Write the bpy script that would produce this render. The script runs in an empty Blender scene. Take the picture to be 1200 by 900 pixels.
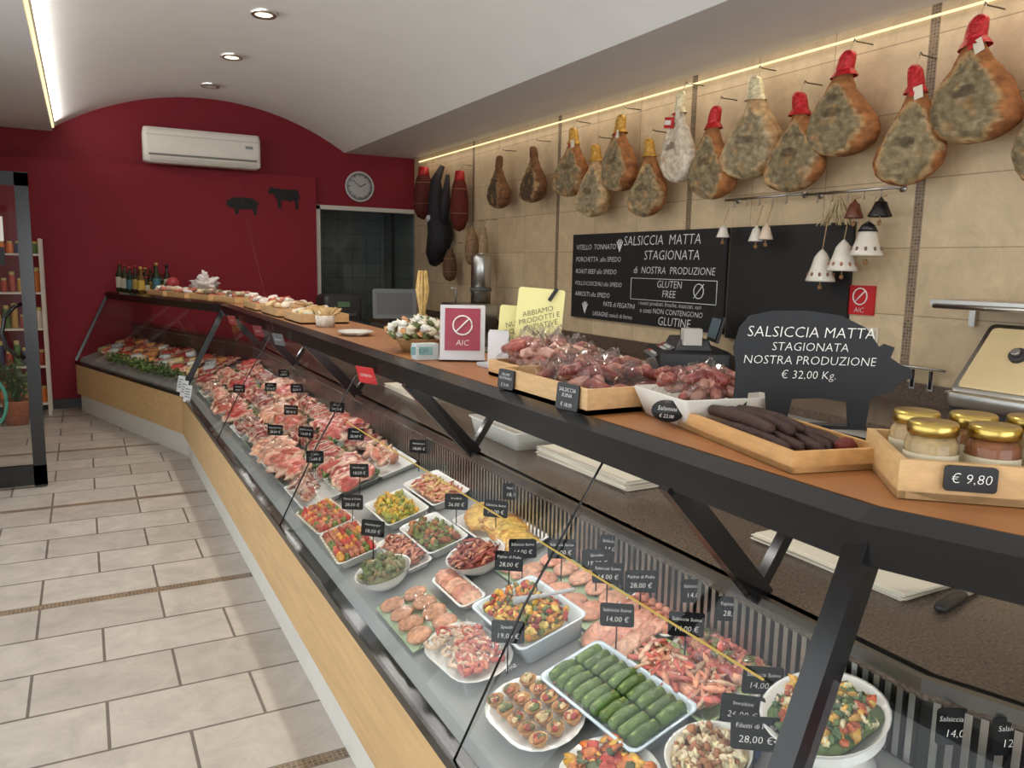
import bpy, math, random
from mathutils import Vector, Matrix, noise
random.seed(7)
sc=bpy.context.scene
pi=math.pi
try:
    sc.view_settings.view_transform='Standard'
    sc.view_settings.look='None'
except Exception: pass

# ---------------------------------------------------------------- camera
X=Vector((1770,102,-937)).normalized(); Yv=Vector((-505,148,-937)); Yv=(Yv-X*X.dot(Yv)).normalized(); Zv=X.cross(Yv)
cam=bpy.data.cameras.new('camera'); cam.lens=937/1200*36; cam.sensor_width=36; cam.clip_start=.02
co=bpy.data.objects.new('camera',cam); sc.collection.objects.link(co)
co.matrix_world=Matrix.Translation((0,0,1.6))@Matrix((X,Yv,Zv)).to_4x4(); sc.camera=co

# ---------------------------------------------------------------- helpers
def C(r,g,b):
    f=lambda c:((c/255)/12.92 if c/255<=.04045 else (((c/255)+.055)/1.055)**2.4)
    return (f(r),f(g),f(b),1.0)
def T(x,y,z): return Matrix.Translation((x,y,z))
def RX(a): return Matrix.Rotation(a,4,'X')
def RY(a): return Matrix.Rotation(a,4,'Y')
def RZ(a): return Matrix.Rotation(a,4,'Z')
def FR(o,nx,ny,tilt=0):
    n=Vector((nx,ny,0)).normalized(); up=Vector((0,0,1)); x=up.cross(n)
    M=Matrix((x,up,n)).transposed().to_4x4()
    return Matrix.Translation(o)@M@RX(-tilt)
_txt={}
def text_geo(s,size,align='CENTER',shear=.12):
    k=(s,align)
    if k not in _txt:
        c=bpy.data.curves.new('t','FONT'); c.body=s; c.size=1; c.align_x=align; c.align_y='CENTER'; c.resolution_u=2; c.shear=shear; c.space_line=.95; c.offset=-.014
        o=bpy.data.objects.new('t',c); sc.collection.objects.link(o)
        dg=bpy.context.evaluated_depsgraph_get(); me=bpy.data.meshes.new_from_object(o.evaluated_get(dg))
        _txt[k]=([v.co.copy() for v in me.vertices],[tuple(p.vertices) for p in me.polygons])
        bpy.data.objects.remove(o); bpy.data.curves.remove(c); bpy.data.meshes.remove(me)
    v,f=_txt[k]
    return [p*size for p in v],f
_sph={}
def sph(nu,nv):
    if (nu,nv) not in _sph:
        v=[Vector((0,0,1))];f=[]
        for j in range(1,nv):
            t=pi*j/nv
            for i in range(nu):
                p=2*pi*i/nu; v.append(Vector((math.sin(t)*math.cos(p),math.sin(t)*math.sin(p),math.cos(t))))
        v.append(Vector((0,0,-1)))
        for i in range(nu): f.append((0,1+i,1+(i+1)%nu))
        for j in range(nv-2):
            for i in range(nu):
                a=1+j*nu+i;b=1+j*nu+(i+1)%nu; f.append((a,a+nu,b+nu,b))
        l=len(v)-1;s=1+(nv-2)*nu
        for i in range(nu): f.append((l,s+(i+1)%nu,s+i))
        _sph[(nu,nv)]=(v,f)
    return _sph[(nu,nv)]
def jit(c,a=.15):
    k=1+random.uniform(-a,a); return (c[0]*k,c[1]*k*(1+random.uniform(-a,a)*.3),c[2]*k,1)
class B:
    def __init__(s): s.v=[];s.f=[];s.c=[];s.m=[];s.s=[];s.M=Matrix()
    def add(s,v,f,col,mat=0,M=None,smooth=True):
        M=s.M@M if M is not None else s.M
        o=len(s.v); s.v+=[M@Vector(p) for p in v]; s.f+=[tuple(i+o for i in q) for q in f]
        s.c+= list(col) if isinstance(col,list) else [col]*len(v)
        s.m+=(list(mat) if isinstance(mat,list) else [mat]*len(f)); s.s+=[smooth]*len(f)
    def box(s,cx,cy,cz,sx,sy,sz,col,mat=0,M=None):
        v=[(cx+sx/2*a,cy+sy/2*b,cz+sz/2*c) for a in(-1,1) for b in(-1,1) for c in(-1,1)]
        f=[(0,1,3,2),(4,6,7,5),(0,4,5,1),(2,3,7,6),(0,2,6,4),(1,5,7,3)]
        s.add(v,f,col,mat,M,False)
    def lathe(s,prof,col,mat=0,M=None,n=20,smooth=True,cap=True):
        v=[];f=[];cc=[];isl=isinstance(col,list)
        for k,(r,z) in enumerate(prof):
            for i in range(n):
                a=2*pi*i/n; v.append((r*math.cos(a),r*math.sin(a),z)); cc.append(col[k] if isl else col)
        for k in range(len(prof)-1):
            for i in range(n):
                a=k*n+i;b=k*n+(i+1)%n; f.append((a,b,b+n,a+n))
        if cap and prof[0][0]>1e-5: f.append(tuple(range(n-1,-1,-1)))
        if cap and prof[-1][0]>1e-5: f.append(tuple((len(prof)-1)*n+i for i in range(n)))
        s.add(v,f,cc,mat,M,smooth)
    def cyl(s,p,r,h,col,mat=0,M=None,n=20):
        s.lathe([(r,0),(r,h)],col,mat,(M if M is not None else Matrix())@T(*p),n,False)
    def tube(s,pts,r,col,mat=0,n=8,M=None):
        pts=[Vector(p) for p in pts]; v=[];f=[]
        for k,p in enumerate(pts):
            d=(pts[min(k+1,len(pts)-1)]-pts[max(k-1,0)]).normalized()
            a=d.orthogonal().normalized() if k==0 else (pa-d*pa.dot(d)).normalized()
            pa=a; b=d.cross(a); rr=r[k] if isinstance(r,(list,tuple)) else r
            for i in range(n):
                t=2*pi*i/n; v.append(p+(a*math.cos(t)+b*math.sin(t))*rr)
        for k in range(len(pts)-1):
            for i in range(n):
                q=k*n+i;w=k*n+(i+1)%n; f.append((q,w,w+n,q+n))
        f.append(tuple(range(n-1,-1,-1))); f.append(tuple((len(pts)-1)*n+i for i in range(n)))
        s.add(v,f,col,mat,M)
    def blob(s,p,r,col,mat=0,rot=(0,0,0),nz=.15,fr=2.2,res=(10,7),M=None,edge=None):
        v,f=sph(*res); off=Vector((random.random()*50,random.random()*50,random.random()*50)); out=[]; cc=[]
        for q in v:
            k=1+nz*noise.noise(q*fr+off)*1.6
            out.append(Vector((q.x*r[0]*k,q.y*r[1]*k,q.z*r[2]*k)))
            if edge:
                e=min(1,max(0,(math.hypot(q.x,q.y)+.35*noise.noise(q*3+off)-.80)*6)); cc.append(tuple(col[i]*(1-e)+edge[i]*e for i in range(3))+(1,))
        MM=T(*p)@RZ(rot[2])@RY(rot[1])@RX(rot[0])
        s.add(out,f,cc if edge else col,mat,(M if M is not None else Matrix())@MM)
    def prism(s,poly,z0,z1,col,mat=0,M=None,smooth=False):
        n=len(poly); v=[(x,y,z0) for x,y in poly]+[(x,y,z1) for x,y in poly]
        f=[tuple(range(n-1,-1,-1)),tuple(range(n,2*n))]+[(i,(i+1)%n,n+(i+1)%n,n+i) for i in range(n)]
        s.add(v,f,col,mat,M,smooth)
    def loft(s,rings,col,mat=0,M=None,n=5,smooth=True):
        v=[];f=[];N=4*(n+1)
        for (w,l,z,r) in rings:
            r=min(r,w/2,l/2)
            for q,(sx,sy) in enumerate(((1,1),(-1,1),(-1,-1),(1,-1))):
                for i in range(n+1):
                    a=pi/2*q+pi/2*i/n; v.append((sx*(w/2-r)+r*math.cos(a),sy*(l/2-r)+r*math.sin(a),z))
        for k in range(len(rings)-1):
            for i in range(N):
                a=k*N+i;b=k*N+(i+1)%N; f.append((a,b,b+N,a+N))
        f.append(tuple(range(N-1,-1,-1))); f.append(tuple((len(rings)-1)*N+i for i in range(N)))
        s.add(v,f,col,mat,M,smooth)
    def text(s,t,size,col,M,mat=0,align='CENTER',shear=.12):
        v,f=text_geo(t,size,align,shear); s.add(v,f,col,mat,M,False)
    def make(s,name,mats,bevel=0,loc=None):
        c=Vector(loc) if loc else Vector((0,0,0))
        me=bpy.data.meshes.new(name); me.from_pydata([tuple(p-c) for p in s.v],[],s.f)
        a=me.color_attributes.new('Col','FLOAT_COLOR','POINT')
        a.data.foreach_set('color',[x for c4 in s.c for x in c4])
        me.polygons.foreach_set('material_index',s.m); me.polygons.foreach_set('use_smooth',s.s)
        for m in mats: me.materials.append(m)
        me.update(); o=bpy.data.objects.new(name,me); o.location=c; sc.collection.objects.link(o)
        if bevel:
            md=o.modifiers.new('bevel','BEVEL'); md.width=bevel; md.segments=2; md.limit_method='ANGLE'; md.angle_limit=.7
        return o
# ---------------------------------------------------------------- materials
def mat(name,rough=.5,metal=0,nsc=0,namt=0,bump=0,bsc=None,coat=0,base=None,emit=0,stretch=None,spec=.5):
    m=bpy.data.materials.new(name); m.use_nodes=True; nt=m.node_tree; p=nt.nodes['Principled BSDF']; L=nt.links.new
    if base: 
        r=nt.nodes.new('ShaderNodeRGB'); r.outputs[0].default_value=base; src=r.outputs[0]
    else:
        a=nt.nodes.new('ShaderNodeAttribute'); a.attribute_name='Col'; src=a.outputs['Color']
    p.inputs['Roughness'].default_value=rough; p.inputs['Metallic'].default_value=metal
    p.inputs['Specular IOR Level'].default_value=spec
    if coat: p.inputs['Coat Weight'].default_value=coat; p.inputs['Coat Roughness'].default_value=.15
    tc=nt.nodes.new('ShaderNodeTexCoord'); vec=tc.outputs['Object']
    if stretch:
        mp=nt.nodes.new('ShaderNodeMapping'); mp.inputs['Scale'].default_value=stretch; L(vec,mp.inputs[0]); vec=mp.outputs[0]
    if nsc:
        n=nt.nodes.new('ShaderNodeTexNoise'); n.inputs['Scale'].default_value=nsc; n.inputs['Detail'].default_value=5; L(vec,n.inputs['Vector'])
        mr=nt.nodes.new('ShaderNodeMapRange'); mr.inputs[1].default_value=.3; mr.inputs[2].default_value=.7; mr.inputs[3].default_value=1-namt; mr.inputs[4].default_value=1+namt; L(n.outputs[0],mr.inputs[0])
        vm=nt.nodes.new('ShaderNodeVectorMath'); vm.operation='SCALE'; L(src,vm.inputs[0]); L(mr.outputs[0],vm.inputs['Scale']); src=vm.outputs[0]
    if bump:
        n2=nt.nodes.new('ShaderNodeTexNoise'); n2.inputs['Scale'].default_value=bsc or nsc or 30; n2.inputs['Detail'].default_value=4; L(vec,n2.inputs['Vector'])
        bp=nt.nodes.new('ShaderNodeBump'); bp.inputs['Strength'].default_value=bump; bp.inputs['Distance'].default_value=.01; L(n2.outputs[0],bp.inputs['Height']); L(bp.outputs[0],p.inputs['Normal'])
    L(src,p.inputs['Base Color'])
    if emit: L(src,p.inputs['Emission Color']); p.inputs['Emission Strength'].default_value=emit
    return m
M_paint=mat('paint',.7,nsc=3,namt=.02)
M_plain=mat('matte_plastic',.45,nsc=12,namt=.03)
M_gloss=mat('glossy_plastic',.15,nsc=12,namt=.02)
M_metal=mat('steel',.28,metal=1,nsc=20,namt=.05)
M_black=mat('black_lacquer',.2,base=C(16,16,18),nsc=10,namt=.1)
M_wood=mat('pale_wood',.45,nsc=4,namt=.10,stretch=(9,.8,9))
M_woodz=mat('crate_wood',.55,nsc=14,namt=.12,stretch=(3,1,6))
M_food=mat('food',.38,nsc=70,namt=.32,bump=.45,bsc=130,coat=.15)
M_dry=mat('dry_food',.7,nsc=50,namt=.25,bump=.4,bsc=90)
M_ham=mat('cured_skin',.72,nsc=30,namt=.30,bump=.6,bsc=50,spec=.25)
M_paper=mat('paper',.8,nsc=8,namt=.03)
M_foil=mat('foil',.32,metal=.2,nsc=60,namt=.25,bump=.8,bsc=60)
M_text=mat('chalk',.9,emit=.12)  # lettering has a faint glow of its own added to brighten it
M_board=mat('slate_board',.6,nsc=3,namt=.15)
M_tag=mat('tag_plastic',.7,nsc=10,namt=.05,spec=.15)
M_leaf=mat('leaf',.5,nsc=40,namt=.3)
M_ceram=mat('ceramic',.12,nsc=10,namt=.02)
def emis(name,col,st):
    m=bpy.data.materials.new(name); m.use_nodes=True; nt=m.node_tree; nt.nodes.clear()
    e=nt.nodes.new('ShaderNodeEmission'); e.inputs[0].default_value=col; e.inputs[1].default_value=st
    o=nt.nodes.new('ShaderNodeOutputMaterial'); nt.links.new(e.outputs[0],o.inputs[0]); return m
M_led=emis('warm_led',C(255,230,175),1.6); M_reflect=emis('glass_reflection_glow',C(250,215,120),.6); M_lamp=emis('downlight_glow',C(255,232,190),5)  # the yellow one imitates a reflection on the case glass, not a lamp
def glass(name,tint,base=.04,gain=.6,rough=0.0):
    m=bpy.data.materials.new(name); m.use_nodes=True; nt=m.node_tree; nt.nodes.clear(); L=nt.links.new
    t=nt.nodes.new('ShaderNodeBsdfTransparent'); t.inputs[0].default_value=tint
    g=nt.nodes.new('ShaderNodeBsdfGlossy'); g.inputs['Roughness'].default_value=rough
    lw=nt.nodes.new('ShaderNodeLayerWeight'); pw=nt.nodes.new('ShaderNodeMath'); pw.operation='POWER'; pw.inputs[1].default_value=4; lw.inputs[0].default_value=.5
    L(lw.outputs['Facing'],pw.inputs[0]); ma=nt.nodes.new('ShaderNodeMath'); ma.operation='MULTIPLY_ADD'; ma.inputs[1].default_value=gain; ma.inputs[2].default_value=base; L(pw.outputs[0],ma.inputs[0])
    mx=nt.nodes.new('ShaderNodeMixShader'); L(ma.outputs[0],mx.inputs[0]); L(t.outputs[0],mx.inputs[1]); L(g.outputs[0],mx.inputs[2])
    o=nt.nodes.new('ShaderNodeOutputMaterial'); L(mx.outputs[0],o.inputs[0]); return m
M_glass=glass('case_glass',(.96,.98,.97,1),.025,.45)
M_film=glass('cling_film',(.97,.97,.97,1),.06,.6,.15)
def meat():
    m=mat('marbled_meat',.36,coat=.15); nt=m.node_tree; L=nt.links.new; p=nt.nodes['Principled BSDF']
    a=[n for n in nt.nodes if n.type=='ATTRIBUTE'][0]; tc=[n for n in nt.nodes if n.type=='TEX_COORD'][0]
    n=nt.nodes.new('ShaderNodeTexNoise'); n.inputs['Scale'].default_value=17; n.inputs['Detail'].default_value=4; n.inputs['Distortion'].default_value=1.2; L(tc.outputs['Object'],n.inputs['Vector'])
    sb=nt.nodes.new('ShaderNodeMath'); sb.operation='SUBTRACT'; sb.inputs[1].default_value=.52; L(n.outputs[0],sb.inputs[0])
    ab=nt.nodes.new('ShaderNodeMath'); ab.operation='ABSOLUTE'; L(sb.outputs[0],ab.inputs[0])
    mr=nt.nodes.new('ShaderNodeMapRange'); mr.inputs[1].default_value=.004; mr.inputs[2].default_value=.02; mr.inputs[3].default_value=.42; mr.inputs[4].default_value=0; L(ab.outputs[0],mr.inputs[0])
    n3=nt.nodes.new('ShaderNodeTexNoise'); n3.inputs['Scale'].default_value=45; L(tc.outputs['Object'],n3.inputs['Vector'])
    m3=nt.nodes.new('ShaderNodeMapRange'); m3.inputs[1].default_value=.3; m3.inputs[2].default_value=.7; m3.inputs[3].default_value=.7; m3.inputs[4].default_value=1.25; L(n3.outputs[0],m3.inputs[0])
    vm=nt.nodes.new('ShaderNodeVectorMath'); vm.operation='SCALE'; L(a.outputs['Color'],vm.inputs[0]); L(m3.outputs[0],vm.inputs['Scale'])
    mx=nt.nodes.new('ShaderNodeMixRGB'); L(mr.outputs[0],mx.inputs[0]); L(vm.outputs[0],mx.inputs[1]); mx.inputs[2].default_value=C(214,160,140); L(mx.outputs[0],p.inputs['Base Color'])
    bp=nt.nodes.new('ShaderNodeBump'); bp.inputs['Strength'].default_value=.35; bp.inputs['Distance'].default_value=.01; L(n3.outputs[0],bp.inputs['Height']); L(bp.outputs[0],p.inputs['Normal'])
    return m
M_meat=meat()
def tiles(name,kind,c1,c2,grout,bw,rh,ms,offset,strip,strip0,rough,axes):
    m=bpy.data.materials.new(name); m.use_nodes=True; nt=m.node_tree; p=nt.nodes['Principled BSDF']; L=nt.links.new; N=nt.nodes.new
    tc=N('ShaderNodeTexCoord'); sp=N('ShaderNodeSeparateXYZ'); L(tc.outputs['Object'],sp.inputs[0])
    def mth(op,a,b=None):
        n=N('ShaderNodeMath'); n.operation=op
        for i,q in enumerate((a,b)):
            if q is None: continue
            if isinstance(q,(int,float)): n.inputs[i].default_value=q
            else: L(q,n.inputs[i])
        return n.outputs[0]
    A=sp.outputs[axes[0]]; Bx=sp.outputs[axes[1]]
    md=mth('FLOORED_MODULO',mth('SUBTRACT',Bx,strip0),strip); mask=mth('LESS_THAN',md,.05); inner=mth('SUBTRACT',md,.05)
    cb=N('ShaderNodeCombineXYZ')
    if kind=='floor': L(A,cb.inputs[0]); L(inner,cb.inputs[1])
    else: L(inner,cb.inputs[0]); L(A,cb.inputs[1])
    br=N('ShaderNodeTexBrick'); L(cb.outputs[0],br.inputs['Vector']); br.offset=offset; br.inputs['Scale'].default_value=1; br.inputs['Brick Width'].default_value=bw; br.inputs['Row Height'].default_value=rh; br.inputs['Mortar Size'].default_value=ms; br.inputs['Mortar Smooth'].default_value=.1
    br.inputs['Color1'].default_value=c1; br.inputs['Color2'].default_value=c2; br.inputs['Mortar'].default_value=grout
    cb2=N('ShaderNodeCombineXYZ'); L(A,cb2.inputs[0]); L(md,cb2.inputs[1])
    b2=N('ShaderNodeTexBrick'); L(cb2.outputs[0],b2.inputs['Vector']); b2.offset=0; b2.inputs['Scale'].default_value=1; b2.inputs['Brick Width'].default_value=.0165; b2.inputs['Row Height'].default_value=.0165; b2.inputs['Mortar Size'].default_value=.0018
    b2.inputs['Color1'].default_value=C(140,112,84); b2.inputs['Color2'].default_value=C(92,72,54); b2.inputs['Mortar'].default_value=C(150,138,120)
    mx=N('ShaderNodeMixRGB'); L(mask,mx.inputs[0]); L(br.outputs[0],mx.inputs[1]); L(b2.outputs[0],mx.inputs[2])
    n=N('ShaderNodeTexNoise'); n.inputs['Scale'].default_value=6; n.inputs['Detail'].default_value=8; n.inputs['Roughness'].default_value=.7; n.inputs['Distortion'].default_value=.6; L(tc.outputs['Object'],n.inputs['Vector'])
    mr=N('ShaderNodeMapRange'); mr.inputs[1].default_value=.3; mr.inputs[2].default_value=.7; mr.inputs[3].default_value=.80; mr.inputs[4].default_value=1.14; L(n.outputs[0],mr.inputs[0])
    vm=N('ShaderNodeVectorMath'); vm.operation='SCALE'; L(mx.outputs[0],vm.inputs[0]); L(mr.outputs[0],vm.inputs['Scale']); L(vm.outputs[0],p.inputs['Base Color'])
    p.inputs['Roughness'].default_value=rough
    bp=N('ShaderNodeBump'); bp.inputs['Strength'].default_value=.3; bp.inputs['Distance'].default_value=.004; bp.invert=True; L(br.outputs['Fac'],bp.inputs['Height']); L(bp.outputs[0],p.inputs['Normal'])
    return m
M_floor=tiles('floor_tiles','floor',C(190,182,171),C(175,167,156),C(110,101,92),.50,.33,.006,.5,1.70,4.07,.35,(0,1))
M_wtile=tiles('wall_tiles','wall',C(212,190,156),C(200,177,142),C(160,140,112),.575,.347,.003,0,1.775,.905,.4,(2,1))
M_dark=tiles('back_tiles','wall',C(120,128,124),C(110,118,116),C(80,86,84),.2,.2,.004,0,30,.9,.4,(2,0))
M_gran=mat('granite',.25,nsc=150,namt=.6,base=C(92,78,68))

WHITE=C(232,230,224); RED=C(128,10,30); BLK=C(16,16,18); CH=C(215,215,215)
# ---------------------------------------------------------------- room shell
def simple(name,fn,mats,bevel=0):
    b=B(); fn(b); return b.make(name,mats,bevel)
simple('floor',lambda b:b.box(1.2,4.2,-.05,5.6,13.8,.1,WHITE),[M_floor])
simple('wall_right',lambda b:b.box(3.86,3.65,1.6,.16,12.3,3.4,WHITE),[M_wtile])
def wb(b):
    b.box(.55,9.88,1.75,3.9,.16,3.5,RED); b.box(3.14,9.88,2.9,1.28,.16,1.24,RED)
simple('wall_back',wb,[M_paint])
simple('trim_1',lambda b:b.box(.575,9.75,1.3,3.85,.1,2.6,C(132,12,32)),[M_paint])
simple('baseboard_back',lambda b:b.box(-.55,9.69,.05,1.6,.02,.1,C(50,45,45)),[M_plain])
def wl(b):
    c=C(225,222,215)
    b.box(-1.43,8.1,1.5,.16,3.4,3.0,c); b.box(-1.43,1.95,2.6,.16,8.9,.8,c); b.box(-1.43,5.3,1.1,.16,.12,2.2,c); b.box(-1.43,-2.45,1.1,.16,.1,2.2,c); b.box(-1.43,1.35,.2,.16,7.8,.4,c)
simple('wall_left',wl,[M_paint])
def win(b):
    for y in (-2.35,-.5,1.4,3.3,5.2): b.box(-1.4,y,1.3,.06,.06,1.8,BLK)
    b.box(-1.4,1.42,.43,.06,7.6,.06,BLK); b.box(-1.4,1.42,2.17,.06,7.6,.06,BLK)
    b.add([(-1.4,-2.35,.43),(-1.4,5.2,.43),(-1.4,5.2,2.17),(-1.4,-2.35,2.17)],[(0,1,2,3)],WHITE,1)
simple('window_1',win,[M_black,M_glass])
def wf(b):
    c=C(225,222,215); b.box(1.2,-2.58,2.7,5.4,.16,.8,c); b.box(3.4,-2.58,1.2,1.0,.16,2.4,c); b.box(-1.2,-2.58,1.2,.4,.16,2.4,c)
simple('wall_front',wf,[M_paint])
def ceil(b):
    cx,R,cz=1.34,2.808,.572; a0=math.asin(1.54/R); n=48; v=[];f=[]
    for i in range(n+1):
        a=-a0+2*a0*i/n
        for y in (-2.6,9.9): v.append((cx+R*math.sin(a),y,cz+R*math.cos(a)))
    for i in range(n): f.append((2*i,2*i+1,2*i+3,2*i+2))
    c=C(236,236,235)
    b.add(v,f,c)
    b.box(3.38,3.65,3.02,1.0,12.5,.2,C(210,208,208)); b.box(-.83,3.65,2.99,1.26,12.5,.2,C(226,226,226))
simple('ceiling',ceil,[M_paint])
simple('cove_led_strip',lambda b:b.box(-.188,3.6,2.925,.016,12.2,.03,WHITE),[M_led])
simple('wall_led_strip',lambda b:b.box(3.769,3.9,2.862,.012,11.4,.009,WHITE),[M_led])
for y in (6.24,7.65,9.0,4.6,2.4):
    b=B(); M=T(1.25,y,3.37)
    b.lathe([(.058,.004),(.062,-.014),(.085,-.02),(.095,-.004),(.095,.03)],C(225,225,225),0,M,28,True,False); b.lathe([(.001,-.010),(.06,-.010)],WHITE,1,M,28,True,False)
    b.make('ceiling_downlight',[M_metal,M_lamp if y!=9.0 else M_plain])
def br(b):
    c=WHITE; b.box(3.14,11.1,1.5,1.6,.1,3,c); b.box(2.42,10.5,1.5,.1,1.2,3,c); b.box(3.86,10.5,1.5,.1,1.2,3,c); b.box(3.14,10.5,2.75,1.6,1.3,.1,c)
simple('wall_backroom',br,[M_dark])
def dfr(b):
    c=C(205,200,190)
    b.box(2.53,9.78,1.14,.05,.1,2.28,c); b.box(3.13,9.78,2.26,1.25,.1,.05,c)
    b.box(3.5,9.8,1.13,.03,.05,2.24,BLK)
    b.add([(2.55,9.8,0),(3.5,9.8,0),(3.5,9.8,2.24),(2.55,9.8,2.24)],[(0,1,2,3)],WHITE,1)
simple('trim_2',dfr,[M_plain,M_glass])
def door(b):
    x0,x1,y=-1.30,-.29,6.37
    b.box(x1-.04,y,1.08,.08,.05,2.14,BLK); b.box(x0+.035,y,1.08,.07,.05,2.14,BLK)
    b.box((x0+x1)/2,y,2.11,x1-x0,.05,.09,BLK); b.box((x0+x1)/2,y,.09,x1-x0,.05,.14,BLK)
    b.add([(x0,y,.1),(x1,y,.1),(x1,y,2.1),(x0,y,2.1)],[(0,1,2,3)],WHITE,1)
    b.tube([(-.38,y-.03,1.28),(-.41,y-.09,1.27),(-.47,y-.12,1.2),(-.49,y-.12,1.1),(-.47,y-.12,1.0),(-.41,y-.09,.93),(-.38,y-.03,.92)],.014,C(30,30,32),0)
    b.box(-.55,y-.006,1.78,.2,.002,.16,C(230,228,220),2); b.text('orario',.04,BLK,FR((-.55,y-.009,1.8),0,-1),2)
    b.box(-.52,y-.006,1.60,.14,.002,.12,C(40,40,42),2)
    b.tube([(-.60+.1*math.cos(a*pi/12),y-.01,.62+.17*math.sin(a*pi/12)) for a in range(25)],.012,C(60,120,100),2)
simple('door_1',door,[M_black,M_glass,M_paper])
# ---------------------------------------------------------------- wall things
def ac(b):
    b.loft([(1.14,.2,0,.03),(1.2,.22,.02,.04),(1.2,.24,.30,.05),(1.18,.2,.36,.05)],C(236,232,222),0,T(1.23,9.57,2.62))
    b.box(1.23,9.448,2.70,1.1,.012,.018,C(120,118,112)); b.box(1.23,9.45,2.655,1.08,.02,.03,C(205,200,190)); b.box(1.23,9.446,2.90,1.16,.006,.004,C(190,186,176))
    b.box(1.7,9.444,2.84,.08,.004,.03,C(150,150,150))
simple('air_conditioner',ac,[M_plain])
def clock(b):
    M=FR((3.06,9.79,2.53),0,-1)
    b.lathe([(.18,0),(.185,.02),(.17,.035),(.165,.025),(.001,.025)],C(196,196,198),0,M,40)
    b.lathe([(.16,.026),(.11,.030),(.001,.030)],C(176,176,178),1,M,36)
    for i in range(12):
        a=i*pi/6; b.box(0,.135,.031,.010,.03,.002,C(60,60,60),1,M@RZ(a))
    b.box(0,.04,.034,.01,.09,.002,BLK,1,M@RZ(-1.1)); b.box(0,.055,.035,.007,.12,.002,BLK,1,M@RZ(.9))
simple('wall_clock',clock,[M_plain,M_plain])
PIG=[(-.5,.05),(-.46,.13),(-.47,.2),(-.41,.19),(-.36,.24),(-.25,.27),(0,.29),(.25,.27),(.36,.22),(.42,.14),(.47,.17),(.46,.1),(.42,.1),(.4,0),(.38,-.1),(.39,-.22),(.3,-.22),(.28,-.08),(.2,-.05),(0,-.07),(-.14,-.06),(-.15,-.22),(-.24,-.22),(-.26,-.06),(-.34,-.04),(-.42,-.0)]
COW=[(-.5,.18),(-.47,.26),(-.42,.3),(-.44,.36),(-.38,.33),(-.3,.3),(.1,.28),(.38,.3),(.44,.24),(.5,.0),(.47,-.02),(.43,.12),(.42,-.05),(.43,-.32),(.35,-.32),(.33,-.08),(.25,-.03),(.2,-.1),(.1,-.06),(-.1,-.05),(-.12,-.32),(-.2,-.32),(-.22,-.04),(-.3,.04),(-.36,.14),(-.45,.12)]
simple('pig_wall_decal',lambda b:b.prism([(x*.38,y*.38) for x,y in PIG],.001,.006,C(8,8,9),0,FR((1.665,9.7,2.21),0,-1)),[M_board])
simple('cow_wall_decal',lambda b:b.prism([(x*.37,y*.37) for x,y in COW],.001,.006,C(8,8,9),0,FR((2.13,9.7,2.33),0,-1)),[M_board])
def board(name,y0,y1,z0,z1,lines):
    b=B(); b.box(3.765,(y0+y1)/2,(z0+z1)/2,.024,abs(y1-y0),z1-z0,C(20,20,21))
    for t,s,y,z,al in lines: b.text(t,s,CH,FR((3.750,y,z),-1,0),1,al)
    return b
ls=[('SALSICCIA  MATTA',.105,4.75,1.81,'CENTER'),('STAGIONATA',.10,4.62,1.70,'CENTER'),('di  NOSTRA  PRODUZIONE',.075,4.60,1.59,'CENTER'),
('VITELLO  TONNATO',.062,5.88,1.77,'LEFT'),('PORCHETTA  allo SPIEDO',.058,5.88,1.67,'LEFT'),('ROAST BEEF allo SPIEDO',.056,5.88,1.57,'LEFT'),('POLLO/COSCE/ALI allo SPIEDO',.05,5.88,1.47,'LEFT'),('ARROSTI allo SPIEDO',.056,5.88,1.38,'LEFT'),
('GLUTEN',.075,4.62,1.49,'CENTER'),('FREE',.075,4.62,1.42,'CENTER'),('i nostri prodotti, fresche, insaccati, vari',.045,4.62,1.345,'CENTER'),('e cotti NON CONTENGONO',.055,4.60,1.29,'CENTER'),('GLUTINE',.09,4.55,1.22,'CENTER'),('PATE di FEGATINI',.055,5.45,1.31,'LEFT'),('LASAGNE ravioli di forno',.052,5.6,1.225,'LEFT')]
b=board('chalkboard',4.05,5.94,1.18,1.88,ls)
for (ya,za,yb,zb) in ((5.08,1.53,4.12,1.53),(5.08,1.37,4.12,1.37),(5.08,1.53,5.08,1.37),(4.12,1.53,4.12,1.37)):
    b.tube([(3.751,ya,za),(3.751,yb,zb)],.002,CH,1)
M=FR((3.751,4.30,1.455),-1,0)
b.tube([(.05*math.cos(a*pi/10),.05*math.sin(a*pi/10),0) for a in range(21)],.003,CH,1,6,M); b.tube([(-.05,-.05,0),(.05,.05,0)],.003,CH,1,6,M)
for dx,dz in ((5.25,1.78),(5.72,1.27)):
    M=FR((3.751,dx,dz),-1,0)
    for a in (-.9,-.45,0,.45,.9): b.tube([(0,-.05,0),(.03*math.sin(a),0,0),(.05*math.sin(a),.05*math.cos(a),0)],.003,CH,1,6,M)
b.make('chalkboard',[M_board,M_text])
board('c',3.07,4.02,1.16,1.88,[]).make('chalkboard',[M_board,M_text])
def rs(b):
    b.box(3.772,3.0,1.455,.012,.18,.16,C(190,20,30)); M=FR((3.765,3.0,1.475),-1,0)
    b.tube([(.045*math.cos(a*pi/8),.045*math.sin(a*pi/8),0) for a in range(17)],.004,WHITE,0,6,M); b.tube([(-.03,-.03,0),(.03,.03,0)],.004,WHITE,0,6,M); b.text('AIC',.04,WHITE,FR((3.764,3.0,1.40),-1,0))
simple('red_wall_sign',rs,[M_plain])
def outlet(b): b.box(3.775,2.93,1.27,.01,.12,.08,C(215,205,185)); b.box(3.768,2.93,1.27,.008,.09,.045,C(190,180,160))
simple('wall_outlet',outlet,[M_plain],.002)
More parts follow.
